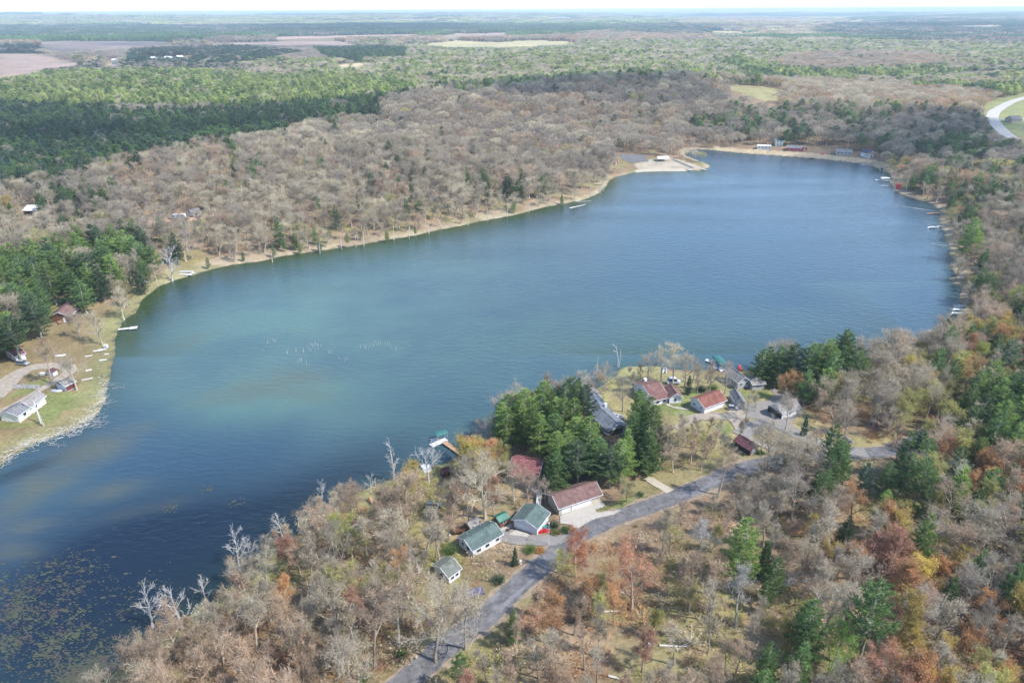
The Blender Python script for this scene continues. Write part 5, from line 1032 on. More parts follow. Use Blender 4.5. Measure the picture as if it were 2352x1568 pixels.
house('pump_house', 'tiny white pump house with maroon roof inside the drive loop', 'shed', (124, 865), (133.5, 860), (115.5, 859.5), 'white', 'r_maroon', 1.9, .6, .25, trim=None, items=[(W_, 'g', .5, 1.1, .5, .5)])
house('barn', 'long barn with pale roof and maroon wall at the far left', 'barn', (58, 500), (90, 499), (50, 494), 'maroon', 'r_white', 4.0, 1.8, .6, W=12, items=[('opening_shade', 'b', .3, 1.6, 4, 3), ('panel', 'b', .9, 2, 4, 3, 'white')])
house('cottage', 'white cottage with grey roof on the left hillside', 'cottage', (446, 500), (463, 496), (438, 495), 'white', 'r_grey', 2.8, 1.4, .5, W=8, items=[(W_, 'b', .25, 1.5, 1, .9), (W_, 'b', .5, 1.5, 1, .9), (W_, 'b', .75, 1.5, 1, .9)])
house('cottage', 'white mobile home at the left end of the far beach', 'cottage', (1739, 343), (1770, 343), (1738, 338), 'white', 'r_white', 2.8, .6, .3, W=5, items=[(W_, 'b', .15, 1.5, 1.2, 1), (W_, 'b', .4, 1.5, 1.2, 1), (W_, 'b', .65, 1.5, 1.2, 1), (W_, 'b', .88, 1.5, 1.2, 1)])
house('house', 'tan two storey house with pale green roof behind the far beach', 'house', (1780, 336), (1798, 336), (1779, 330), 'cream', 'r_green', 5.0, 1.6, .6, W=9, items=[(W_, 'b', .3, 1.5, 1.2, 1), (W_, 'b', .7, 1.5, 1.2, 1), (W_, 'b', .3, 4, 1.2, 1), (W_, 'b', .7, 4, 1.2, 1)])
house('cottage', 'red cottage with grey roof on the far beach', 'cottage', (1807, 347), (1838, 348), (1806, 341), 'red', 'r_grey', 2.8, 1.5, .5, W=8, items=[(W_, 'b', .2, 1.5, 1.2, 1), (W_, 'b', .5, 1.5, 1.2, 1), (W_, 'b', .8, 1.5, 1.2, 1)])
house('shed', 'small red shed right of the red cottage', 'shed', (1842, 348), (1853, 348), (1841, 344), 'red', 'r_maroon', 2.2, .8, .3, W=4, trim=None, items=[('door', 'b', .5, 1, .9, 1.9, 'white')])
house('cottage', 'grey cottage with white trim right of the far beach middle', 'cottage', (1920, 357), (1955, 357), (1918, 351), 'greysid', 'r_taupe', 2.9, 1.6, .5, W=9, items=[(W_, 'b', .12, 1.5, 1.4, 1.1), (W_, 'b', .37, 1.5, 1.4, 1.1), (W_, 'b', .62, 1.5, 1.4, 1.1), (W_, 'b', .87, 1.5, 1.4, 1.1)])
house('barn', 'white barn with dark roof at the right end of the far beach', 'barn', (1995, 364), (1976, 359), (1999, 359), 'white', 'r_dark', 3.6, 2.6, .4, items=[(W_, 'g', .5, 3, .8, 1.2), ('door', 'g', .5, 1, 1, 2, 'dark'), (W_, 'b', .5, 1.6, .8, .8)])
house('shed', 'brown boat shed on the far right shore', 'shed', (2010 + 10, 392), (2030, 394), (2018, 387), 'tan', 'r_taupe', 2.4, .9, .3, W=4, trim=None, items=[('opening_shade', 'b', .5, 1.1, 2, 1.8)])
house('picnic_shelter', 'open picnic shelter with pale metal roof behind the sand beach', 'shelter', (1513, 372), (1536, 371), (1511, 366), 'brown', 'r_white', 2.8, 1.1, .6, W=8, trim=None, posts=True)
house('kiosk', 'small red and white toilet hut behind the sand beach', 'hut', (1412, 377), (1419, 377), (1411.5, 374), 'red', 'r_maroon', 2.6, .6, .2, W=3, trim='white', items=[('door', 'b', .5, 1, .9, 2, 'white')])
for i, (x0, x1, yy, wl, rf, lb) in enumerate([(345, 358, 138, 'white', 'r_white', 'white farm shed left of the farmyard beyond the pines'), (378, 392, 137, 'white', 'r_white', 'long white farm building in the distant farmyard'), (396, 412, 140, 'palegrey', 'r_dark', 'blue grey roofed barn in the distant farmyard'), (405, 418, 135, 'cream', 'r_white', 'cream farm building at the right of the distant farmyard'),
        (256, 268, 143, 'white', 'r_white', 'white farmhouse at the edge of the pink field'), (258, 272, 152, 'white', 'r_green', 'low white building below the distant farmhouse'), (595, 604, 83, 'white', 'r_white', 'white barn on the far edge of the fields'), (1520, 1532, 66, 'palegrey', 'r_dark', 'dark roofed barn far off on the plain'), (1282, 1306, 41, 'white', 'r_white', 'large white building far off near the horizon'), (1888, 1906, 128, 'cream', 'r_taupe', 'tan house among trees on the far plain'),
        (161, 178, 262, 'white', 'r_white', 'pale farm roof between the dark pines'), (68, 92, 320, 'white', 'r_taupe', 'grey roofed house among the dark pines at left'), (2322, 2345, 283, 'tan', 'r_taupe', 'tan roadside house by the pale highway'), (905, 912, 35, 'white', 'r_white', 'white speck of a barn near the horizon')]):
    house('farm_building', lb, 'building', (x0, yy), (x1, yy), (x0 - .5, yy - 1.5), wl, rf, 5.0 if yy < 200 else 3.5, 3, .6, W=12 if yy < 200 else 9, trim=None, zadd=0)

# ------------------------------------------------------------------ docks, boats, vehicles and small things
def deck(name, label, cat, P, width, m='dock', z=.55, group=None, boards=False, postlen=1.4):
    Q = [pt(*p, water=True) for p in P]; o = thing(name, label, cat, (Q[0][0], Q[0][1], 0), group)
    for i in range(len(Q) - 1):
        a0, b0 = Q[i] - Q[0], Q[i + 1] - Q[0]; d = (b0 - a0)[:2]; L = np.linalg.norm(d); d = d / L; A3 = np.array([[d[0], d[1], 0], [-d[1], d[0], 0], [0, 0, 1.0]])
        n_ = max(1, int(round(L / 2.4)))
        for k in range(n_):
            c = a0 + (b0 - a0) * (k + .5) / n_; q = MB(); q.box((c[0], c[1], z + .004 * (i % 2)), (L / n_ - .06, width, .14), 0, A3); q.build('deck_section', [m], o)
        pm = MB()
        for k in range(n_ + 1):
            for s in (-1, 1):
                c = a0 + (b0 - a0) * min(max(k / n_, .01), .99) + A3[1] * s * (width / 2 + .06); pm.tube((c[0], c[1], -postlen), (c[0], c[1], z + .35), .06, .06, 5, cap=True)
        pp = pm.build('post', ['steel'], o)
    return o
def loft(mb, secs, mi=0, cap=True):
    n_ = len(secs[0]); v = [p for s in secs for p in s]; f = []
    for i in range(len(secs) - 1):
        for k in range(n_): f.append((i * n_ + k, i * n_ + (k + 1) % n_, (i + 1) * n_ + (k + 1) % n_, (i + 1) * n_ + k))
    if cap: f += [tuple(range(n_))[::-1], tuple(range((len(secs) - 1) * n_, len(secs) * n_))]
    mb.add(v, f, mi)
def boat(name, label, px, py, L, W, H, rz, m, inner='dark', water=True, group=None, seats=2, z=None, outboard=True, flip=False):
    p = pt(px, py, water=water); o = thing(name, label, 'boat' if name != 'kayak' and name != 'canoe' else name, (p[0], p[1], p[2] if z is None else z), group, rz)
    hull = MB(); secs = []
    for t in np.linspace(0, 1, 9):
        w2 = W / 2 * (min(1, (1 - t) * 2.6) ** .6 if name not in ('kayak', 'canoe') else math.sin(math.pi * max(.02, min(.98, t))) ** .6); w2 = max(w2, .03)
        x = (t - .5) * L; zt = H + (.18 * t * t if name not in ('kayak', 'canoe') else .12 * (2 * t - 1) ** 2)
        if flip: secs.append([(x, -w2, 0), (x, w2, 0), (x, w2 * .6, zt), (x, -w2 * .6, zt)])
        else: secs.append([(x, -w2 * .6, -.12), (x, w2 * .6, -.12), (x, w2, zt), (x, w2 * .8, zt), (x, w2 * .5, .05), (x, -w2 * .5, .05), (x, -w2 * .8, zt), (x, -w2, zt)])
    loft(hull, secs); hull.build('hull', [m], o)
    if not flip:
        for k in range(seats):
            q = MB(); q.box(((-.22 + .4 * k) * L * .7, 0, H * .7), (.35, W * .82, .06)); q.build('seat', [inner], o)
        if name in ('kayak',): q = MB(); q.box((0, 0, H * .92), (L * .22, W * .5, .05)); q.build('cockpit', ['dark'], o)
        if outboard: q = MB(); q.box((-L / 2 - .12, 0, H + .1), (.25, .3, .55)); q.build('outboard_motor', ['dark'], o)
    return o
def canopy_lift(label, px, py, L, W, rz, m, boatm='white', group='covered boat lifts'):
    p = pt(px, py, water=True); o = thing('boat_lift', label, 'boat lift', (p[0], p[1], 0), group, rz)
    fr = MB()
    for sx_ in (-1, 1):
        for sy_ in (-1, 1): fr.tube((sx_ * L * .4, sy_ * W / 2, -1.3), (sx_ * L * .4, sy_ * W / 2, 2.3), .05, .05, 5)
        fr.tube((sx_ * L * .4, -W / 2, 1.0), (sx_ * L * .4, W / 2, 1.0), .05, .05, 5)
    for sy_ in (-1, 1): fr.tube((-L * .45, sy_ * W / 2, 2.25), (L * .45, sy_ * W / 2, 2.25), .05, .05, 5)
    fr.build('frame', ['steel'], o)
    c = MB(); S = []
    for x in np.linspace(-L / 2, L / 2, 5):
        r = [(x, W / 2 * math.cos(a) * 1.06, 2.2 + .75 * math.sin(a) * (1 if abs(x) < L * .4 else .8)) for a in np.linspace(0, math.pi, 8)]; S.append(r + [(q[0], q[1] * .98, q[2] - .05) for q in r[::-1]])
    loft(c, S); c.build('canopy', [m], o)
    return o
def car(label, px, py, rz, m, L=4.7, W=1.85, H=1.7, cat='car', name='parked_car', pickup=False, water=False, zoff=0):
    p = pt(px, py); o = thing(name, label, cat, (p[0], p[1], p[2] + .12 + zoff), None, rz); b = MB()
    prof = [(-.5, .35), (-.5, .62), (-.47, .95), (-.28, 1.0), (.22, 1.0), (.28, .98), (.46, .88), (.5, .65), (.5, .35)] if not pickup else [(-.5, .4), (-.5, 1.0), (-.12, 1.0), (.22, 1.0), (.46, .92), (.5, .7), (.5, .4)]
    k = H / 1.7; loft(b, [[(x * L, s * W / 2 * t, z * k) for x, z in prof] for s, t in ((-1, .96), (-1, 1), (1, 1), (1, .96))]); b.build('body', [m], o)
    cab = MB(); x0, x1 = (-.42, .2) if not pickup else (-.12, .2)
    lo = [(x0 * L, -W * .46), (x1 * L + .25, -W * .46), (x1 * L + .25, W * .46), (x0 * L, W * .46)]; hi = [(x0 * L + .25, -W * .38), (x1 * L - .35, -W * .38), (x1 * L - .35, W * .38), (x0 * L + .25, W * .38)]
    cab.add([(x, y, .98 * k) for x, y in lo] + [(x, y, H) for x, y in hi], [(0, 1, 5, 4), (1, 2, 6, 5), (2, 3, 7, 6), (3, 0, 4, 7), (4, 5, 6, 7)]); cab.build('window', ['glass'], o)
    rf = MB(); rf.box(((x0 + x1) / 2 * L - .05, 0, H + .02), ((x1 - x0) * L - .55, W * .78, .06)); rf.build('roof', [m], o)
    for sx_ in (-.31, .31):
        for sy_ in (-1, 1): q = MB(); q.tube((sx_ * L, sy_ * W * .5 - .1 * sy_, .33), (sx_ * L, sy_ * W * .5 + .04 * sy_, .33), .34, .34, 12, cap=True); wq_ = q.build('wheel', ['rubber'], o); q = MB(); q.tube((sx_ * L, sy_ * W * .5 + .03 * sy_, .33), (sx_ * L, sy_ * W * .5 + .06 * sy_, .33), .2, .2, 8, cap=True); q.build('rim', ['steel'], wq_)
    for sy_ in (-1, 1): q = MB(); q.box((L / 2, sy_ * W * .36, .72 * k), (.06, .35, .16)); q.build('headlight', ['white'], o)
    return o
deck('dock', 'white dock with a wide end on the left shore', 'dock', [(272, 759), (299, 756)], 1.5, 'whitedock'); deck('dock', 'broad white end platform of the left shore dock', 'dock', [(299.5, 756), (316, 754)], 2.6, 'whitedock')
deck('dock', 'white L shaped dock off the sand beach by the grey house', 'dock', many(z2, [(385, 430), (345, 350), (262, 322)]), 1.7, 'whitedock')
canopy_lift('boat lift with torn teal canopy beside the white L shaped dock', *z2(428, 385), 8, 3.4, R(100), 'teal'); boat('pontoon_boat', 'white boat under the torn teal canopy', *z2(432, 412), 6.5, 2.4, .5, R(100), 'white', 'steel')
deck('dock', 'rust coloured wooden pier reaching out from the near shore', 'dock', many(z3, [(1275, 520), (1150, 430), (1040, 355)]), 1.7, 'wood'); deck('dock', 'pale cross platform at the end of the near shore pier', 'dock', many(z3, [(865, 410), (1000, 350), (1075, 320)]), 2.0, 'whitedock')
canopy_lift('boat lift with small teal top beyond the near shore pier', *z3(1005, 300), 4, 2.6, R(30), 'teal', group='covered boat lifts'); boat('rowing_boat', 'grey boat moored at the cross platform of the near shore pier', *z3(960, 315), 4.8, 1.8, .5, R(20), 'steel', 'wood')
for i, (ax, ay, bx_, by_, lb) in enumerate([(740, 665, 795, 750, 'leftmost of the white dock planks leaning on the near bank'), (770, 660, 830, 745, 'second white dock plank leaning on the near bank'), (800, 655, 850, 735, 'third white dock plank leaning on the near bank'), (828, 655, 872, 720, 'rightmost of the white dock planks leaning on the near bank')]):
    a0 = pt(*z3(ax, ay), water=True); b0 = pt(*z3(bx_, by_)); q = MB(); d = b0 - a0; L = np.linalg.norm(d[:2]); ux = d[:2] / L; q.box((0, 0, .25), (L, .75, .12), 0, np.array([[ux[0], ux[1], 0], [-ux[1], ux[0], 0], [0, 0, 1]])); c0 = (a0 + b0) / 2
    o = q.build('dock_plank', ['whitedock'], None, (c0[0], c0[1], max(hz(c0[0], c0[1]), 0) + .1)); tag(o, lb, 'plank', 'dock planks stored on the near bank')
deck('jetty', 'long grey concrete jetty at the tip of the sand beach', 'jetty', many(a6, [(800, 325), (892, 344)]), 3.0, 'concrete', .4); deck('dock', 'short pale dock at the side of the sand beach', 'dock', many(a6, [(785, 347), (825, 332)]), 2.2, 'whitedock')
deck('dock', 'white dock at the far right shore with a boat lift', 'dock', many(a6, [(2075, 416), (2030, 413), (1978, 411)]), 2.2, 'whitedock'); canopy_lift('boat lift with pale canopy on the far right dock', *a6(2038, 412), 7, 3.2, R(0), 'r_white')
deck('dock', 'narrow sunken dock just below the far right boat lift', 'dock', many(a6, [(2060, 450), (2020, 446)]), 1.4, 'dock'); boat('pontoon_boat', 'white pontoon boat on the dock at the right shore', *a7(672, 412), 6.5, 2.4, .7, R(0), 'white', 'teal'); deck('dock', 'pale dock joining the pontoon boat to the right shore', 'dock', many(a7, [(745, 406), (692, 404)]), 1.5, 'whitedock')
deck('dock', 'white dock half hidden under trees on the right shore', 'dock', many(a7, [(915, 656), (855, 660)]), 1.8, 'whitedock', z=1.2, postlen=2.5); deck('dock', 'thin brown dock under the log boom', 'dock', many(a7, [(710, 314), (625, 321)]), 1.2, 'wood')
boat('pontoon_boat', 'white pontoon boat at the right shore, upper one of two', *a7(858, 945), 6.5, 2.5, .7, R(-5), 'white', 'steel'); boat('pontoon_boat', 'white and teal pontoon boat at the right shore, lower one of two', *a7(850, 965), 6.5, 2.3, .5, R(-5), 'white', 'cyan')
boat('motor_boat', 'white motor boat with tan cover on the right shore', *a7(832, 990), 5, 2, .6, R(-10), 'white', 'wood'); boat('rowing_boat', 'blue tarped boat lowest on the right shore', *a7(812, 1042), 5.5, 2.0, .6, R(5), 'blue', 'blue'); boat('rowing_boat', 'teal boat on the bank near the log boom', *a7(722, 292), 3.6, 1.5, .5, R(60), 'teal', 'dark', outboard=False)
boat('rowing_boat', 'blue boat pulled up beside the red lifeguard chair', *a7(470, 148), 5.5, 1.8, .5, R(15), 'blue', 'dark'); boat('rowing_boat', 'small white boat at the right end of the far beach', *a6(1905, 312), 5, 1.7, .5, R(0), 'white'); boat('rowing_boat', 'white boat on the bank at the right end of the far beach', *a6(1955, 305), 4.5, 1.5, .5, R(40), 'white', water=False)
boat('rowing_boat', 'dark rowing boat on the far beach, left one of two', *a6(1423, 252), 4.5, 1.6, .5, R(0), 'darkbrown', outboard=False); boat('rowing_boat', 'dark rowing boat on the far beach, right one of two', *a6(1575, 268), 4.5, 1.6, .4, R(0), 'brown', outboard=False)
boat('kayak', 'bright red kayak on the ground beside the white garage', *z4(1335, 855), 3.6, .95, .45, R(15), 'redp', water=False, outboard=False, seats=0, group='kayaks beside the white garage'); boat('kayak', 'turquoise kayak propped behind the red one', *z4(1372, 826), 3.6, .95, .5, R(-30), 'cyan', water=False, outboard=False, seats=0, group='kayaks beside the white garage')
boat('kayak', 'second red kayak nearest the driveway', *z4(1325, 842), 3.2, .85, .45, R(30), 'redp', water=False, outboard=False, seats=0, group='kayaks beside the white garage')
boat('canoe', 'white canoe lying on the left lawn above the drive', *b1(705, 655), 4.2, .9, .4, R(15), 'white', water=False, outboard=False, flip=True); boat('rowing_boat', 'upturned grey boat at the white end of the maroon shed', *b1(670, 1068), 4.2, 1.2, .4, R(-5), 'palegrey', water=False, outboard=False, flip=True)
boat('rowing_boat', 'pale green canoe on the sandy point', *z1(1350, 440), 5, 1.5, .5, R(75), 'palegrey', water=False); boat('motor_boat', 'boat with white cover and dark trim behind the blue grey garage', *z1(800, 985), 4.6, 1.8, .7, R(-35), 'white', 'dark', water=False)
boat('rowing_boat', 'white boat resting at the left shore near the pale dead tree', *a4(1340, 1088), 4.5, 1.4, .4, R(10), 'white', water=False, outboard=False, flip=True); boat('rowing_boat', 'red upturned boat on the shore in front of the grey house', *z2(665, 412), 4.0, 1.6, .5, R(80), 'redp', water=False, outboard=False, flip=True)
car('silver pickup car parked before the maroon roofed cottage', *b1(270, 760), R(-8), 'silver', pickup=False); car('white car standing inside the open blue grey garage', *z1(712, 1175), R(40), 'whitecar', zoff=.15); car('white trailer with rounded body behind the red brown roof', *z1(1450, 590), R(5), 'whitecar', 5, 2.1, 2.3, 'trailer', 'parked_trailer')
car('dark car parked beside the narrow grey shed', *z2(575, 895), R(-15), 'silver', 3.6, 1.7, 1.5); car('blue grey car among the trees left of the pink orange budding tree', *z3(900, 1205), R(0), 'silver', 4.5, 1.8, 1.4)
def camper(label, px, py, L, rz):
    p = pt(px, py); o = thing('camper', label, 'camper', p, None, rz); b = MB(); loft(b, [[(x, s * 1.2, z) for x, z in ((-L / 2, .6), (-L / 2 + .2, 2.9), (L / 2 - .5, 2.9), (L / 2, 2.2), (L / 2, .6))] for s in (-1, 1)]); b.build('body', ['white'], o)
    for x in (-L * .3, 0, L * .3): q = MB(); q.box((x, -1.22, 1.9), (1.2, .06, .7)); q.build('window', ['glass'], o)
    q = MB(); q.box((L * .15, -1.22, 1.5), (.7, .05, 1.7)); q.build('door', ['palegrey'], o)
    for s in (-1, 1): q = MB(); q.tube((0, s * 1.2, .35), (0, s * .95, .35), .35, .35, 10, cap=True); q.build('wheel', ['rubber'], o)
camper('white camper with dark windows on the left hillside clearing', *a4(1680, 488), 9, R(5))
# small yard things
def lump(name, label, cat, px, py, sx_, sy_, sz_, m, n_=1, group=None):
    p = pt(px, py); o = MB()
    for i in range(n_):
        V = IV2 * np.array([sx_, sy_, sz_]) * rng.uniform(.85, 1.1); V[:, 2] = np.maximum(V[:, 2] + (vnoise(V[:, 0] * 3, V[:, 1] * 3, .8, 5 + i) - .5) * sz_ * .5, -.2); o.add((V + rng.normal(0, .1, 3)).tolist(), IF2)
    return tag(o.build(name, [m], None, p), label, cat, group)
IV2, IF2 = ico(2)
q = [((180 + 27 * i) / 1.0, 1020 + rng.uniform(-7, 7)) for i in range(11)]
o = thing('rock_garden', 'oval bed of grey rocks inside the left gravel loop', 'rock garden', pt(*b1(315, 1022)))
for i, (qx, qy) in enumerate(q):
    for dy in (-12, 12):
        p = pt(*b1(qx, qy + dy)) - np.array(o.location); V = IV2 * rng.uniform(.45, .95, 3) * np.array([1, 1, .7]); c = MB(); c.add((V + p).tolist(), IF2); c.build('rock', ['stone'], o)
def hedge(label, px, py, rad, H, colr, name='bush', m='bud'):
    p = pt(px, py); T = shrub(int(rng.integers(1e6)), H, rad, 420, 2.0); q = MB(); o = thing(name, label, 'bush', p, 'bushes beside the houses'); c = link('foliage', T.me('foliage', ['needle', 'needle']), o); c.color = (*colr, 1)
    t = MB()
    for k in range(4): t.tube((0, 0, -.1), (rng.normal(0, .3), rng.normal(0, .3), H * .6), .05, .03, 4)
    l = link('stem', t.me('stem', ['bark']), o); l.color = (.3, .25, .2, 1); return o
hedge('yellow green bush with dark centre by the left cottage', *b1(525, 640), 1.6, 1.4, (.20, .25, .05)); hedge('round bright green bush at the corner of the gravel driveway', *z4(1180, 1060), 1.9, 2.4, (.13, .22, .05)); hedge('leafy green bush left of the white ranch house', *z4(350, 1080), 2.6, 3.6, (.11, .20, .05))
hedge('green bush beside the tan garage apron', *z4(1560, 850), 1.7, 1.8, (.10, .18, .05)); hedge('dark shrubs between the white garage and the apron', *z4(1430, 800), 2.0, 2.0, (.06, .10, .05)); hedge('orange bush at the end of the gravel driveway', *z4(1290, 1060), 1.4, 1.2, (.40, .22, .07)); hedge('olive shrubs along the driveway edge', *z4(1450, 870), 1.5, 1.1, (.20, .20, .07)); hedge('green shrub behind the orange red roof', *z2(350, 650), 2.4, 2.4, (.12, .18, .05)); hedge('dark evergreen bush left of the green shrub', *z2(210, 680), 2.2, 2.6, (.04, .08, .04))
hedge('bright green shrub near the dirt drive by the pines', *z7(770, 210), 1.3, 1.3, (.07, .15, .05)); hedge('green grass clump beside the log shed', *z2(900, 1410), 1.6, 1.0, (.12, .25, .05)); hedge('dark evergreen row between mossy house and road', *z4(860, 1380), 2.0, 3.0, (.05, .09, .045)); hedge('round green bush at the bottom beside the road', *z6(770, 1400), 1.3, 1.2, (.10, .20, .05)); hedge('green bush at the foot of the forked oak by the road', *z6(1050, 1220), 1.6, 2.6, (.13, .19, .05))
hedge('dark evergreen bush on the hillside below the camper', *a4(1700, 570), 5, 3, (.07, .13, .05))
def pole(label, base, topy, m='white', r=.07, arm=False, cat='pole', name='pole'):
    p = pt(*base); H = h_from(p, base[0], topy); o = thing(name, label, cat, p); q = MB(); q.tube((0, 0, -.3), (0, 0, H), r, r * .7, 6, cap=True); q.build('shaft', [m], o)
    if arm: q = MB(); q.box((0, 0, H - .3), (1.6, .12, .12)); q.build('crossarm', [m], o)
    else: q = MB(); q.box((0, 0, H + .12), (.3, .3, .24)); q.build('cap', ['white'], o)
pole('slender white pole standing before the kayaks', z4(1378, 990), z4(0, 765)[1], 'white', .08); pole('white yard lamp post between the brown shed and the ranch house', z4(775, 800), z4(0, 745)[1], 'white', .06, name='lamp_post', cat='lamp post'); pole('utility pole beside the pale highway', a3(2265, 790), a3(0, 735)[1], 'dock', .2, True, 'utility pole', 'utility_pole'); pole('utility pole by the tan roadside house', a3(2318, 900), a3(0, 850)[1], 'dock', .2, True, 'utility pole', 'utility_pole')
p = pt(*z4(338, 935)); o = thing('satellite_dish', 'white satellite dish on a short pole left of the ranch house', 'satellite dish', p); q = MB(); q.tube((0, 0, -.2), (0, 0, 1.5), .04, .04, 5); q.build('pole', ['steel'], o); q = MB(); S = [[(r * math.cos(a), -.1 - .25 * (1 - r) + r * .2, 1.6 + r * math.sin(a)) for a in np.linspace(0, 2 * math.pi, 10, endpoint=False)] for r in (.1, .35, .5)]; loft(q, S); q.build('dish', ['white'], o)
p = pt(*z4(563, 850)); 
# wooden decks and steps
def platform(label, corners, m, z=.5, name='deck', rail=True):
    P4 = [pt(*c) for c in corners]; c0 = sum(P4) / 4; o = thing(name, label, 'deck', c0); zt = max(p[2] for p in P4) - c0[2] + z; v = [(p[0] - c0[0], p[1] - c0[1], zt + dz) for dz in (0, .15) for p in P4]; q = MB(); q.add(v, [(0, 1, 2, 3), (7, 6, 5, 4), (0, 4, 5, 1), (1, 5, 6, 2), (2, 6, 7, 3), (3, 7, 4, 0)]); q.build('deck_boards', [m], o)
    q = MB()
    for p in P4: q.tube((p[0] - c0[0], p[1] - c0[1], zt - 2), (p[0] - c0[0], p[1] - c0[1], zt + (1.1 if rail else .1)), .08, .08, 4, cap=True)
    q.build('post', [m], o)
    if rail:
        q = MB()
        for a0, b0 in ((0, 1), (1, 2), (2, 3)):
            for hh in (.6, 1.1): q.tube((P4[a0][0] - c0[0], P4[a0][1] - c0[1], zt + hh), (P4[b0][0] - c0[0], P4[b0][1] - c0[1], zt + hh), .05, .05, 4)
        q.build('railing', [m], o)
    return o
platform('red brown railed deck left of the gazebo', many(z4, [(430, 840), (355, 855), (400, 890), (500, 880)]), 'brown', .7); platform('brown deck with pale rails beside the gazebo', many(z4, [(500, 800), (430, 850), (480, 890), (560, 850)]), 'brown', .6)
platform('grey wooden walkway from the red roofed house to the garages', many(z4, [(1255, 480), (1305, 480), (1295, 605), (1248, 590)]), 'dock', .7, 'walkway'); platform('bent upper walkway beside the tan garage', many(z4, [(1170, 430), (1210, 425), (1305, 465), (1265, 480)]), 'dock', .8, 'walkway')
for i, (pp_, lb) in enumerate([([(30, 1125), (70, 1125), (110, 1180), (70, 1190)], 'upper piece of the orange boardwalk on the near bank'), ([(85, 1165), (115, 1150), (165, 1195), (140, 1215)], 'middle piece of the orange boardwalk on the near bank'), ([(165, 1185), (200, 1170), (238, 1210), (205, 1240)], 'lowest piece of the orange boardwalk on the near bank')]): platform(lb, many(z3, pp_), 'orange', 4.0 if i < 0 else .9, 'boardwalk', False)
platform('tan porch on the brown roofed house at left', many(b1, [(660, 250), (700, 230), (740, 270), (700, 290)]), 'wood', .5)
# stored dock sections and benches on the left lawn
for (x0, y0, x1, y1, wd_, m_, lb) in [(1170, 712, 1254, 712, 1.0, 'whitedock', 'white dock section lying on the left lawn near the water'), (1095, 603, 1215, 600, 1.0, 'dock', 'grey dock section lying on the left lawn, upper one'), (1160, 585, 1250, 592, .9, 'dock', 'grey dock section stacked behind the upper one'), (1230, 640, 1280, 645, .9, 'dock', 'short grey dock section beside the stacked ones'), (1000, 668, 1090, 660, .8, 'dock', 'weathered dock section flat in the grass'),
        (960, 945, 1095, 930, 1.6, 'concrete', 'pale concrete slab right of the maroon shed'), (1010, 835, 1080, 828, 1.2, 'dock', 'faint grey platform in the grass of the left lawn')]:
    a0, b0 = pt(*b1(x0, y0)), pt(*b1(x1, y1)); d = (b0 - a0)[:2]; L = np.linalg.norm(d); d /= L; c0 = (a0 + b0) / 2; q = MB(); q.box((0, 0, .3), (L, wd_, .16), 0, np.array([[d[0], d[1], 0], [-d[1], d[0], 0], [0, 0, 1]])); tag(q.build('dock_section', [m_], None, c0), lb, 'dock section', 'dock sections lying on the left lawn')
for (x0, y0, x1, y1, lb) in [(1690, 985, 1820, 1000, 'upper white dock section on the far left shore'), (1690, 1010, 1800, 1030, 'middle white dock section on the far left shore'), (1750, 1030, 1830, 1000, 'white dock section crossing the other two on the left shore')]:
    a0, b0 = pt(*a4(x0, y0)), pt(*a4(x1, y1)); d = (b0 - a0)[:2]; L = np.linalg.norm(d); d /= L; c0 = (a0 + b0) / 2; q = MB(); q.box((0, 0, .4), (L, 1.3, .18), 0, np.array([[d[0], d[1], 0], [-d[1], d[0], 0], [0, 0, 1]])); tag(q.build('dock_section', ['whitedock'], None, c0), lb, 'dock section', 'white dock sections on the far left shore')
def box_thing(name, label, cat, px, py, d, m, rz=0, z=0):
    p = pt(px, py); q = MB(); q.box((0, 0, d[2] / 2 + z), d); v = 0; o = q.build(name, [m], None, p); o.rotation_euler = (0, 0, rz); bv = o.modifiers.new('bevel', 'BEVEL'); bv.width = .06; bv.segments = 2; return tag(o, label, cat)
box_thing('crate', 'white box standing near the stacked dock sections', 'crate', *b1(1248, 560), (1.5, 1.2, 1.4), 'whitedock'); box_thing('tank', 'white gas tank inside the drive loop', 'tank', *b1(500, 880), (1.6, .9, 1.0), 'white', R(5)); box_thing('crate', 'green box beside the spruce in front of the driveway', 'crate', *z4(1085, 1190), (.5, .5, 1.2), 'white')
box_thing('storage_box', 'teal cabinet right of the grey wing by the pines', 'cabinet', *z2(900, 505), (1.8, 1.4, 2.0), 'teal'); box_thing('storage_box', 'dark brown cabinet next to the teal one', 'cabinet', *z2(860, 500), (1.4, 1.4, 2.2), 'darkbrown'); box_thing('tarp_pile', 'dusty blue tarp heap left of the road near the mossy house', 'tarp', *z6(1630, 735), (4.2, 2.2, .9), 'purple', R(20)); box_thing('deer_stand', 'small white box in the clearing at the bottom', 'box', *z7(850, 1290), (1.2, .9, .8), 'white'); box_thing('tank', 'white tank beside the spruce and blue grey garage', 'tank', *z1(1020, 890), (.8, .8, 1.8), 'palegrey')
box_thing('lifeguard_chair', 'red stand on the far right shore', 'stand', *a7(432, 150), (2.4, 2.0, 4.0), 'red'); box_thing('marker_post', 'white marker box left of the road bend', 'marker', *z2(1490, 1340), (.4, .3, .9), 'white'); box_thing('table', 'red picnic table on the far beach', 'table', *a3(962, 1065), (3, 1.6, .9), 'redp')
def tyre(): 
    p = pt(*z4(952, 842)); q = MB(); S = []
    for a in np.linspace(0, 2 * math.pi, 13)[:-1]: S.append([((.42 + .13 * math.cos(b_)) * math.cos(a), (.42 + .13 * math.cos(b_)) * math.sin(a), .13 + .13 * math.sin(b_)) for b_ in np.linspace(0, 2 * math.pi, 7)[:-1]])
    loft(q, S + [S[0]], cap=False); tag(q.build('tyre_planter', ['rubber'], None, (p[0], p[1], p[2] + .25)), 'black tyre lying on the concrete by the white garage', 'tyre')
tyre()
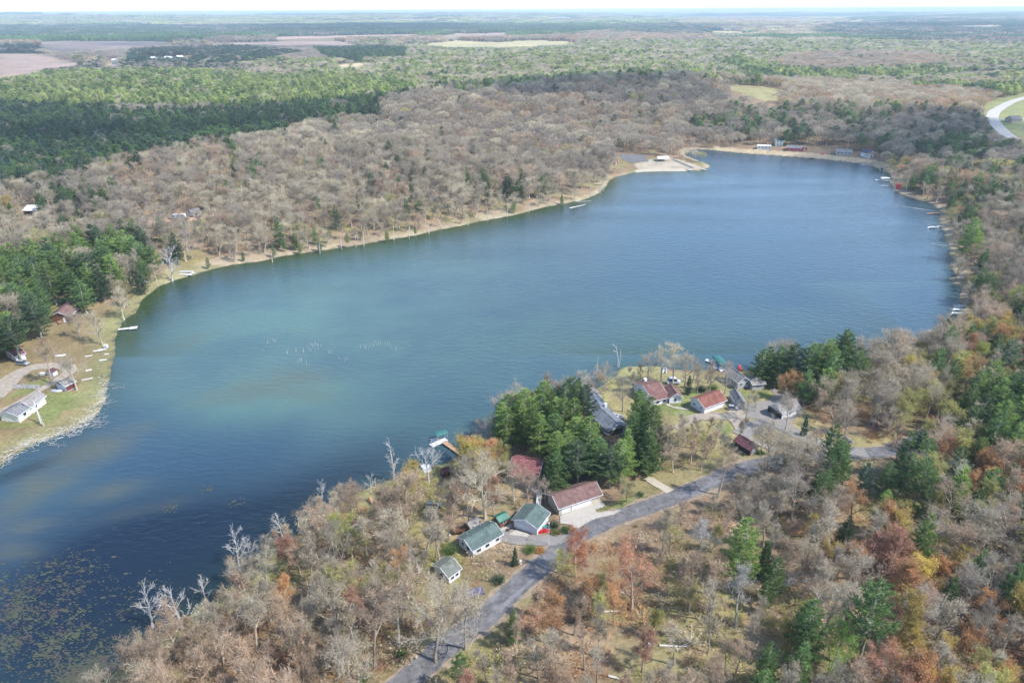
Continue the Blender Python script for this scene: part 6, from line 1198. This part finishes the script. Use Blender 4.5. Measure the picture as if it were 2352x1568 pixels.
# rocks of the retaining bank by the road bend, and a sandy bank
for i in range(14):
    p = pt(*z8(300 + 13 * i + rng.uniform(-3, 3), 170 + 4.5 * i + rng.uniform(-6, 6))); c = MB(); c.add((IV2 * rng.uniform(.5, 1.1, 3)).tolist(), IF2); tag(c.build('boulder', ['stone'], None, p), 'grey boulder in the row above the road bend', 'boulder', 'boulders lining the bank above the road bend')
# fallen and leaning trunks
def log(name, label, pts_, r, m='dead', cat='fallen tree', group=None, water=False, twigs=0, colr=(.55, .53, .51), lift=.25):
    Q = [pt(*p[:2], water=water) + np.array([0, 0, (p[2] if len(p) > 2 else lift)]) for p in pts_]; o = thing(name, label, cat, Q[0], group); q = MB(); n_ = len(Q) - 1
    for i in range(n_): q.tube(Q[i] - Q[0], Q[i + 1] - Q[0], r * (1 - .6 * i / n_), r * (1 - .6 * (i + 1) / n_), 5, cap=True)
    c = q.build('trunk', [M['dead']], o, tint=True); c.color = (*colr, 1)
    if twigs:
        q = MB()
        for k in range(twigs):
            u = rng.uniform(.25, 1); i = min(int(u * n_), n_ - 1); f_ = u * n_ - i; b0 = (Q[i] - Q[0]) * (1 - f_) + (Q[i + 1] - Q[0]) * f_; d = rng.normal(0, 1, 3); d[2] = abs(d[2]) * .5; d = d / np.linalg.norm(d) + (Q[-1] - Q[0]) / (np.linalg.norm(Q[-1] - Q[0]) + 1e-6) * .5; L = rng.uniform(1, 3.2); e = b0 + d * L; q.tube(b0, e, r * .3, .02, 3)
            for j in range(3): s_ = b0 * .5 + e * .5; q.tube(s_, s_ + (d + rng.normal(0, .5, 3)) * L * .4, r * .12 + .01, .01, 3)
        c = q.build('branches', [M['dead']], o, tint=True); c.color = (*colr, 1)
    return o
log('standing_snag', 'tall white barkless trunk standing beside the cream house', [(95, 972, 0), (94.5, 972, 4), (95, 972, 8.6)], .3, cat='dead trunk'); log('standing_snag', 'grey trunk just right of the tall white trunk', [(100, 978, 0), (99.5, 978, 5.5)], .28, cat='dead trunk', colr=(.36, .33, .3))
log('standing_snag', 'white leaning pole of a V shaped dead tree at the point', [(1419, 843, 0), (1419, 843, 3), (1412, 843, 9)], .2, cat='dead trunk', water=True, twigs=2); log('standing_snag', 'shorter arm of the V shaped dead tree at the point', [(1421, 843, 0), (1424, 843, 4), (1423, 843, 7.5)], .17, cat='dead trunk', water=True); log('standing_snag', 'thin dead trunk standing in the water left of the point', [(1371, 852, -1), (1371, 852, 3), (1372, 852, 6.5)], .16, cat='dead trunk', water=True)
for i, (x_, y_, h_) in enumerate([(626, 603, 7), (735, 582, 8), (785, 573, 8), (818, 568, 7), (836, 566, 9), (905, 552, 10), (940, 548, 7), (985, 538, 8), (1075, 519, 9), (1120, 508, 8), (1165, 499, 9), (1215, 489, 8)]): log('standing_snag', 'thin white dead trunk standing at the far waterline', [(x_, y_, -.5), (x_ + 1, y_, h_)], .2, cat='dead trunk', group='dead trunks along the far waterline', twigs=2, colr=(.5, .48, .45))
for i, (P_, lb) in enumerate([([(1405, 410), (1385, 440)], 'leaning white birch trunk on the far bank, right one'), ([(1397, 425), (1378, 445)], 'leaning white birch trunk on the far bank, left one')]):
    log('leaning_trunk', lb, [(P_[1][0], P_[1][1], 0), (P_[1][0] + 3, P_[1][1], 6), (P_[1][0] + 9, P_[1][1], 13)], .22, cat='leaning tree')
for a_, b_, lb, rr in [((2050, 470), (2098, 478), 'left log of the long boom at the right shore', .3), ((2098, 478), (2146, 486), 'right log of the long boom at the right shore', .3), ((2140, 560), (2185, 566), 'pale log lying in the water at the right shore', .2), ((1322, 463), (1358, 462), 'pale log floating off the far bank', .25), ((1308, 478), (1345, 470), 'pale log on the far bank waterline', .3), ((2130, 760), (2184, 757), 'dark fallen tree in the water at the right shore', .22)]:
    log('fallen_log', lb, [(*a_, .1), ((a_[0] + b_[0]) / 2, (a_[1] + b_[1]) / 2 + rng.uniform(-1, 1), .15), (*b_, .2)], rr, cat='log', water=True, twigs=4 if 'dark' in lb else 0)
log('fallen_tree', 'bleached fallen tree with fan of branches in the right-hand wood', [(*z8(40, 1090), 1), (*z8(100, 1060), 1.6), (*z8(160, 1040), 2.2)], .15, twigs=26, colr=(.40, .38, .36)); log('fallen_tree', 'fallen pale trunk in the clearing at the bottom', [z7(915, 1300), z7(1010, 1305), z7(1120, 1308)], .25, twigs=6); log('fallen_tree', 'pale trunk lying at the bottom edge', [z7(545, 1520), z7(600, 1535), z7(650, 1560)], .25, twigs=4); log('fallen_tree', 'pale log in the open wood right of the road', [z7(515, 1055), z7(575, 1052), z7(640, 1050)], .22)
for i in range(18):
    t_ = rng.random(); cxp, cyp = [(215, 965), (240, 925), (205, 978), (150, 1000), (120, 1015), (250, 890)][i % 6]; cxp += rng.uniform(-12, 12); cyp += rng.uniform(-6, 10); ang = rng.uniform(-.5, .5); L = rng.uniform(14, 34)
    log('driftwood_branch', 'bleached branch lying in the shallows at the left shore', [(cxp, cyp, .15), (cxp + L * math.cos(ang) * .5, cyp + L * math.sin(ang) * .3, .25), (cxp + L * math.cos(ang), cyp + L * math.sin(ang) * .6, .3)], .08, colr=(.36, .34, .33), cat='branch', group='bleached branches in the shallows at the left shore', water=True, twigs=2)
zs = Z(700, 980, 550 / 2352)
for i, (sx_, sy_, n_) in enumerate([(470, 205, 5), (445, 275, 3), (655, 345, 3), (870, 345, 5), (985, 250, 5), (1045, 255, 7), (1125, 235, 5), (1015, 310, 6), (1250, 330, 6), (885, 450, 4), (975, 500, 3), (1410, 435, 4), (1655, 285, 2), (1730, 270, 2), (1800, 235, 6), (1870, 225, 3), (1950, 250, 2), (1990, 240, 2), (2055, 285, 4), (2110, 285, 1), (510, 210, 3)]):
    p = pt(*zs(sx_, sy_), water=True); o = thing('drowned_stump', 'cluster of pale dead stems sticking out of the lake', 'stump', p, 'dead stems standing in the middle of the lake'); q = MB()
    for k in range(n_ + 1): x0, y0 = rng.normal(0, 1.1, 2); q.tube((x0, y0, -1), (x0 + rng.normal(0, .3), y0 + rng.normal(0, .3), rng.uniform(.4, 2.1)), .07, .03, 4, cap=True)
    c = q.build('stems', [M['dead']], o, tint=True); c.color = (.42, .41, .40, 1)
# driftwood litter, lily pads, reeds: nobody could count them
q = MB()
for i in range(520):
    u = rng.random(); ctrl = [(0, 1060), (60, 1022), (120, 1000), (180, 978), (212, 958), (238, 915), (246, 870)]; k = min(int(u * 6), 5); f_ = u * 6 - k; a0 = np.array(ctrl[k]) * (1 - f_) + np.array(ctrl[k + 1]) * f_; p = pt(a0[0] + rng.normal(-4, 6), a0[1] + rng.normal(2, 7)); az = rng.uniform(0, 6.28); L = rng.uniform(.6, 2.6)
    q.tube(p + np.array([0, 0, .1]), p + np.array([math.cos(az) * L, math.sin(az) * L, rng.uniform(.1, .6)]), .05, .025, 3)
o = q.build('driftwood_litter', [M['dock']], kind='stuff'); tag(o, 'bleached driftwood and dead reeds along the left bank', 'driftwood')
q = MB(); cnt = 0
blobs = [(60, 1450, 130, 40, 900), (170, 1520, 120, 45, 1100), (90, 1340, 120, 28, 420), (220, 1380, 110, 30, 300), (30, 1400, 70, 20, 350), (260, 1470, 60, 25, 250), (150, 1290, 90, 16, 140), (240, 1545, 60, 20, 400), (180, 1565, 60, 20, 500), (330, 1350, 60, 25, 80)]
for (bx_, by_, rx_, ry_, n_) in blobs:
    X_ = rng.normal(bx_, rx_ * .75, n_); Y_ = rng.normal(by_, ry_ * .8, n_); fx, fy = flat(X_, Y_, .02); sdq = interp(GSD, fx, fy); nn = vnoise(fx, fy, 5, 77)
    for x_, y_, s_, v_ in zip(fx, fy, sdq, nn):
        if s_ > -.5 or v_ < rng.uniform(.05, .75): continue
        for k in range(2):
            r_ = rng.uniform(.10, .24) * (1 + (rng.random() < .06) * 1.2); cx_ = x_ + rng.normal(0, .5); cy_ = y_ + rng.normal(0, .3); a0 = rng.uniform(0, 6.28); hz_ = .03 + .0006 * (cnt % 40); cnt += 1
            q.add([(cx_ + r_ * 1.4 * math.cos(a0 + j * 1.047), cy_ + r_ * .8 * math.sin(a0 + j * 1.047), hz_) for j in range(6)], [tuple(range(6))])
o = q.build('lily_pads', ['lily'], kind='stuff'); tag(o, 'green and brown lily pads floating in the lower left corner', 'lily pads')
for (lx_, ly_, lb) in [(1152, 390, 'small raft of bright lily pads left of the lower trees'), (1600, 338, 'tiny raft of lily pads in open dark water'), (1405, 258, 'faint raft of lily pads in the dark water'), (545, 1095, 'bright green patch of lily pads in the lower left'), (130, 985, 'largest green patch of lily pads at the left edge')]:
    px_, py_ = z5(lx_, ly_); p = pt(px_, py_, water=True); q = MB()
    for k in range(22): cx_, cy_ = rng.normal(0, 1.1, 2); r_ = .25; q.add([(cx_ + r_ * math.cos(j * 1.047), cy_ + r_ * math.sin(j * 1.047), .06 + .001 * k) for j in range(6)], [tuple(range(6))])
    tag(q.build('lily_raft', ['lily'], None, (p[0], p[1], 0), kind='stuff'), lb, 'lily pads')
q = MB()
for i in range(900):
    px_ = rng.uniform(880, 1130); u = (px_ - 880) / 250; p = pt(px_, 1112 - 100 * u + rng.normal(6, 7)); 
    if p[2] < .02: continue
    for k in range(2): q.sliver(p + rng.normal(0, .3, 3) * np.array([1, 1, 0]), p + np.array([rng.normal(0, .3), rng.normal(0, .3), rng.uniform(.6, 1.4)]), .09)
o = q.build('reeds', [mat('reed_straw', (.34, .36, .14), .9, noise=.3)], kind='stuff'); tag(o, 'yellow green reeds fringing the near shore', 'reeds')

# ------------------------------------------------------------------ clouds that dapple the land, and the air
cm = bpy.data.materials.new('cloud'); cm.use_nodes = True; n = cm.node_tree; n.nodes.clear()
lw = n.nodes.new('ShaderNodeLayerWeight'); lw.inputs[0].default_value = .5
mr = n.nodes.new('ShaderNodeMapRange'); mr.inputs[1].default_value = .97; mr.inputs[2].default_value = .15; mr.inputs[3].default_value = 0; mr.inputs[4].default_value = .40; n.links.new(lw.outputs['Facing'], mr.inputs[0])
ge = n.nodes.new('ShaderNodeNewGeometry'); cn = n.nodes.new('ShaderNodeTexNoise'); cn.inputs['Scale'].default_value = .006; cn.inputs['Detail'].default_value = 5; n.links.new(ge.outputs['Position'], cn.inputs['Vector'])
mr2 = n.nodes.new('ShaderNodeMapRange'); mr2.inputs[1].default_value = .3; mr2.inputs[2].default_value = .6; n.links.new(cn.outputs[0], mr2.inputs[0])
mu = n.nodes.new('ShaderNodeMath'); mu.operation = 'MULTIPLY'; n.links.new(mr.outputs[0], mu.inputs[0]); n.links.new(mr2.outputs[0], mu.inputs[1])
tr = n.nodes.new('ShaderNodeBsdfTransparent'); df = n.nodes.new('ShaderNodeBsdfDiffuse'); df.inputs[0].default_value = (.9, .9, .9, 1); tl = n.nodes.new('ShaderNodeBsdfTranslucent'); tl.inputs[0].default_value = (.9, .9, .9, 1)
ad = n.nodes.new('ShaderNodeMixShader'); n.links.new(df.outputs[0], ad.inputs[1]); n.links.new(tl.outputs[0], ad.inputs[2]); ms = n.nodes.new('ShaderNodeMixShader'); out = n.nodes.new('ShaderNodeOutputMaterial')
n.links.new(mu.outputs[0], ms.inputs[0]); n.links.new(tr.outputs[0], ms.inputs[1]); n.links.new(ad.outputs[0], ms.inputs[2]); n.links.new(ms.outputs[0], out.inputs[0])
M['cloud'] = cm
cm2 = cm.copy(); cm2.name = 'thick_cloud'; M['thick_cloud'] = cm2
for q_ in cm2.node_tree.nodes:
    if q_.type == 'MAP_RANGE' and abs(q_.inputs[4].default_value - .40) < 1e-3: q_.inputs[4].default_value = .7
IV, IF = ico()
def cloud(label, x0, y0, x1, y1, alt=1000, k=1.0):
    """a cloud whose shadow falls on the frame area x0..x1, y0..y1"""
    (ax_, bx_), (ay_, by_) = flat([(x0 + x1) / 2, (x0 + x1) / 2], [y0, y1]); (lx_, rx_), (my_, _) = flat([x0, x1], [(y0 + y1) / 2] * 2)
    cx, cyy = (lx_ + rx_) / 2, (ay_ + by_) / 2; rx, ry = abs(rx_ - lx_) / 2, abs(ay_ - by_) / 2; off = SD[:2] / SD[2] * alt; B = MB()
    n_ = int(np.clip(rx / ry * 3, 5, 14))
    for i in range(n_):
        u = rng.uniform(-.85, .85); v = rng.uniform(-.6, .6); r = min(rx, ry) * rng.uniform(.3, .5) * (1.1 - abs(u) * .4); r = max(r, 40)
        V = IV * np.array([r * rng.uniform(1.0, 1.6), r, r * .3 * rng.uniform(.7, 1.2)]) + np.array([cx + u * rx * .8 + off[0], cyy + v * ry * .8 + off[1], alt + rng.uniform(-20, 30)]); V = V * 1.0
        V[:, 2] += (vnoise(V[:, 0], V[:, 1], r * .4, i) - .5) * r * .15; B.add(V.tolist(), IF)
    o = B.build('cloud', ['cloud' if alt < 1400 else 'thick_cloud'], smooth=True); tag(o, label, 'cloud', 'fair weather clouds overhead'); return o
cloud('low cloud shading the dark pine band left of the hill', -100, 275, 640, 400, 900)
cloud('low cloud shading the grey wooded ridge beyond the lake', 880, 222, 1720, 330, 950)
cloud('cloud shading the slope at the far right end of the lake', 1750, 290, 2500, 420, 950)
cloud('broad cloud over the pink fields at the left', -300, 92, 880, 172, 1300)
cloud('long cloud over the dark woods beyond the fields', 100, 62, 1500, 84, 1500)
cloud('big cloud over the purple woods at the far right', 1850, 58, 2700, 104, 1500)
cloud('thin cloud near the horizon at the right', 1568, 36, 2352, 44, 1700)
cloud('long cloud darkening the farthest plain at the left', -200, 30, 1100, 36, 1800)
cloud('cloud over the far plain right of centre', 1450, 62, 1800, 80, 1500)
hzm = bpy.data.materials.new('haze'); hzm.use_nodes = True; n = hzm.node_tree; n.nodes.clear(); pv = n.nodes.new('ShaderNodeVolumePrincipled'); pv.inputs['Color'].default_value = (.70, .86, 1.0, 1); pv.inputs['Density'].default_value = 9e-5; pv.inputs['Anisotropy'].default_value = .1
out = n.nodes.new('ShaderNodeOutputMaterial'); n.links.new(pv.outputs[0], out.inputs['Volume'])
B = MB(); B.box((0, 16800, 82), (56000, 36000, 184)); hb = B.build('haze', [hzm], kind='stuff'); hb['label'] = 'pale summer haze over the whole plain'; hb['category'] = 'haze'

# ------------------------------------------------------------------ tell look-alikes apart by their order
ORD = 'first second third fourth fifth sixth seventh eighth ninth tenth eleventh twelfth thirteenth fourteenth fifteenth sixteenth seventeenth eighteenth nineteenth twentieth'.split()
same = {}
for o in COL.objects:
    if o.parent is None and 'label' in o and o.get('kind') != 'stuff': same.setdefault(o['label'], []).append(o)
for lb, L_ in same.items():
    if len(L_) < 2: continue
    L_.sort(key=lambda o: float(proj(np.array([o.location.x]), np.array([o.location.y]), np.array([o.location.z]))[0][0])); n_ = len(L_)
    for i, o in enumerate(L_):
        w2 = ('left one of two', 'right one of two')[i] if n_ == 2 else 'leftmost' if i == 0 else 'rightmost' if i == n_ - 1 else (ORD[i] + ' from left' if i < n_ / 2 or n_ - 1 - i > 18 else ORD[n_ - 1 - i] + ' from right')
        o['label'] = lb + ', ' + w2
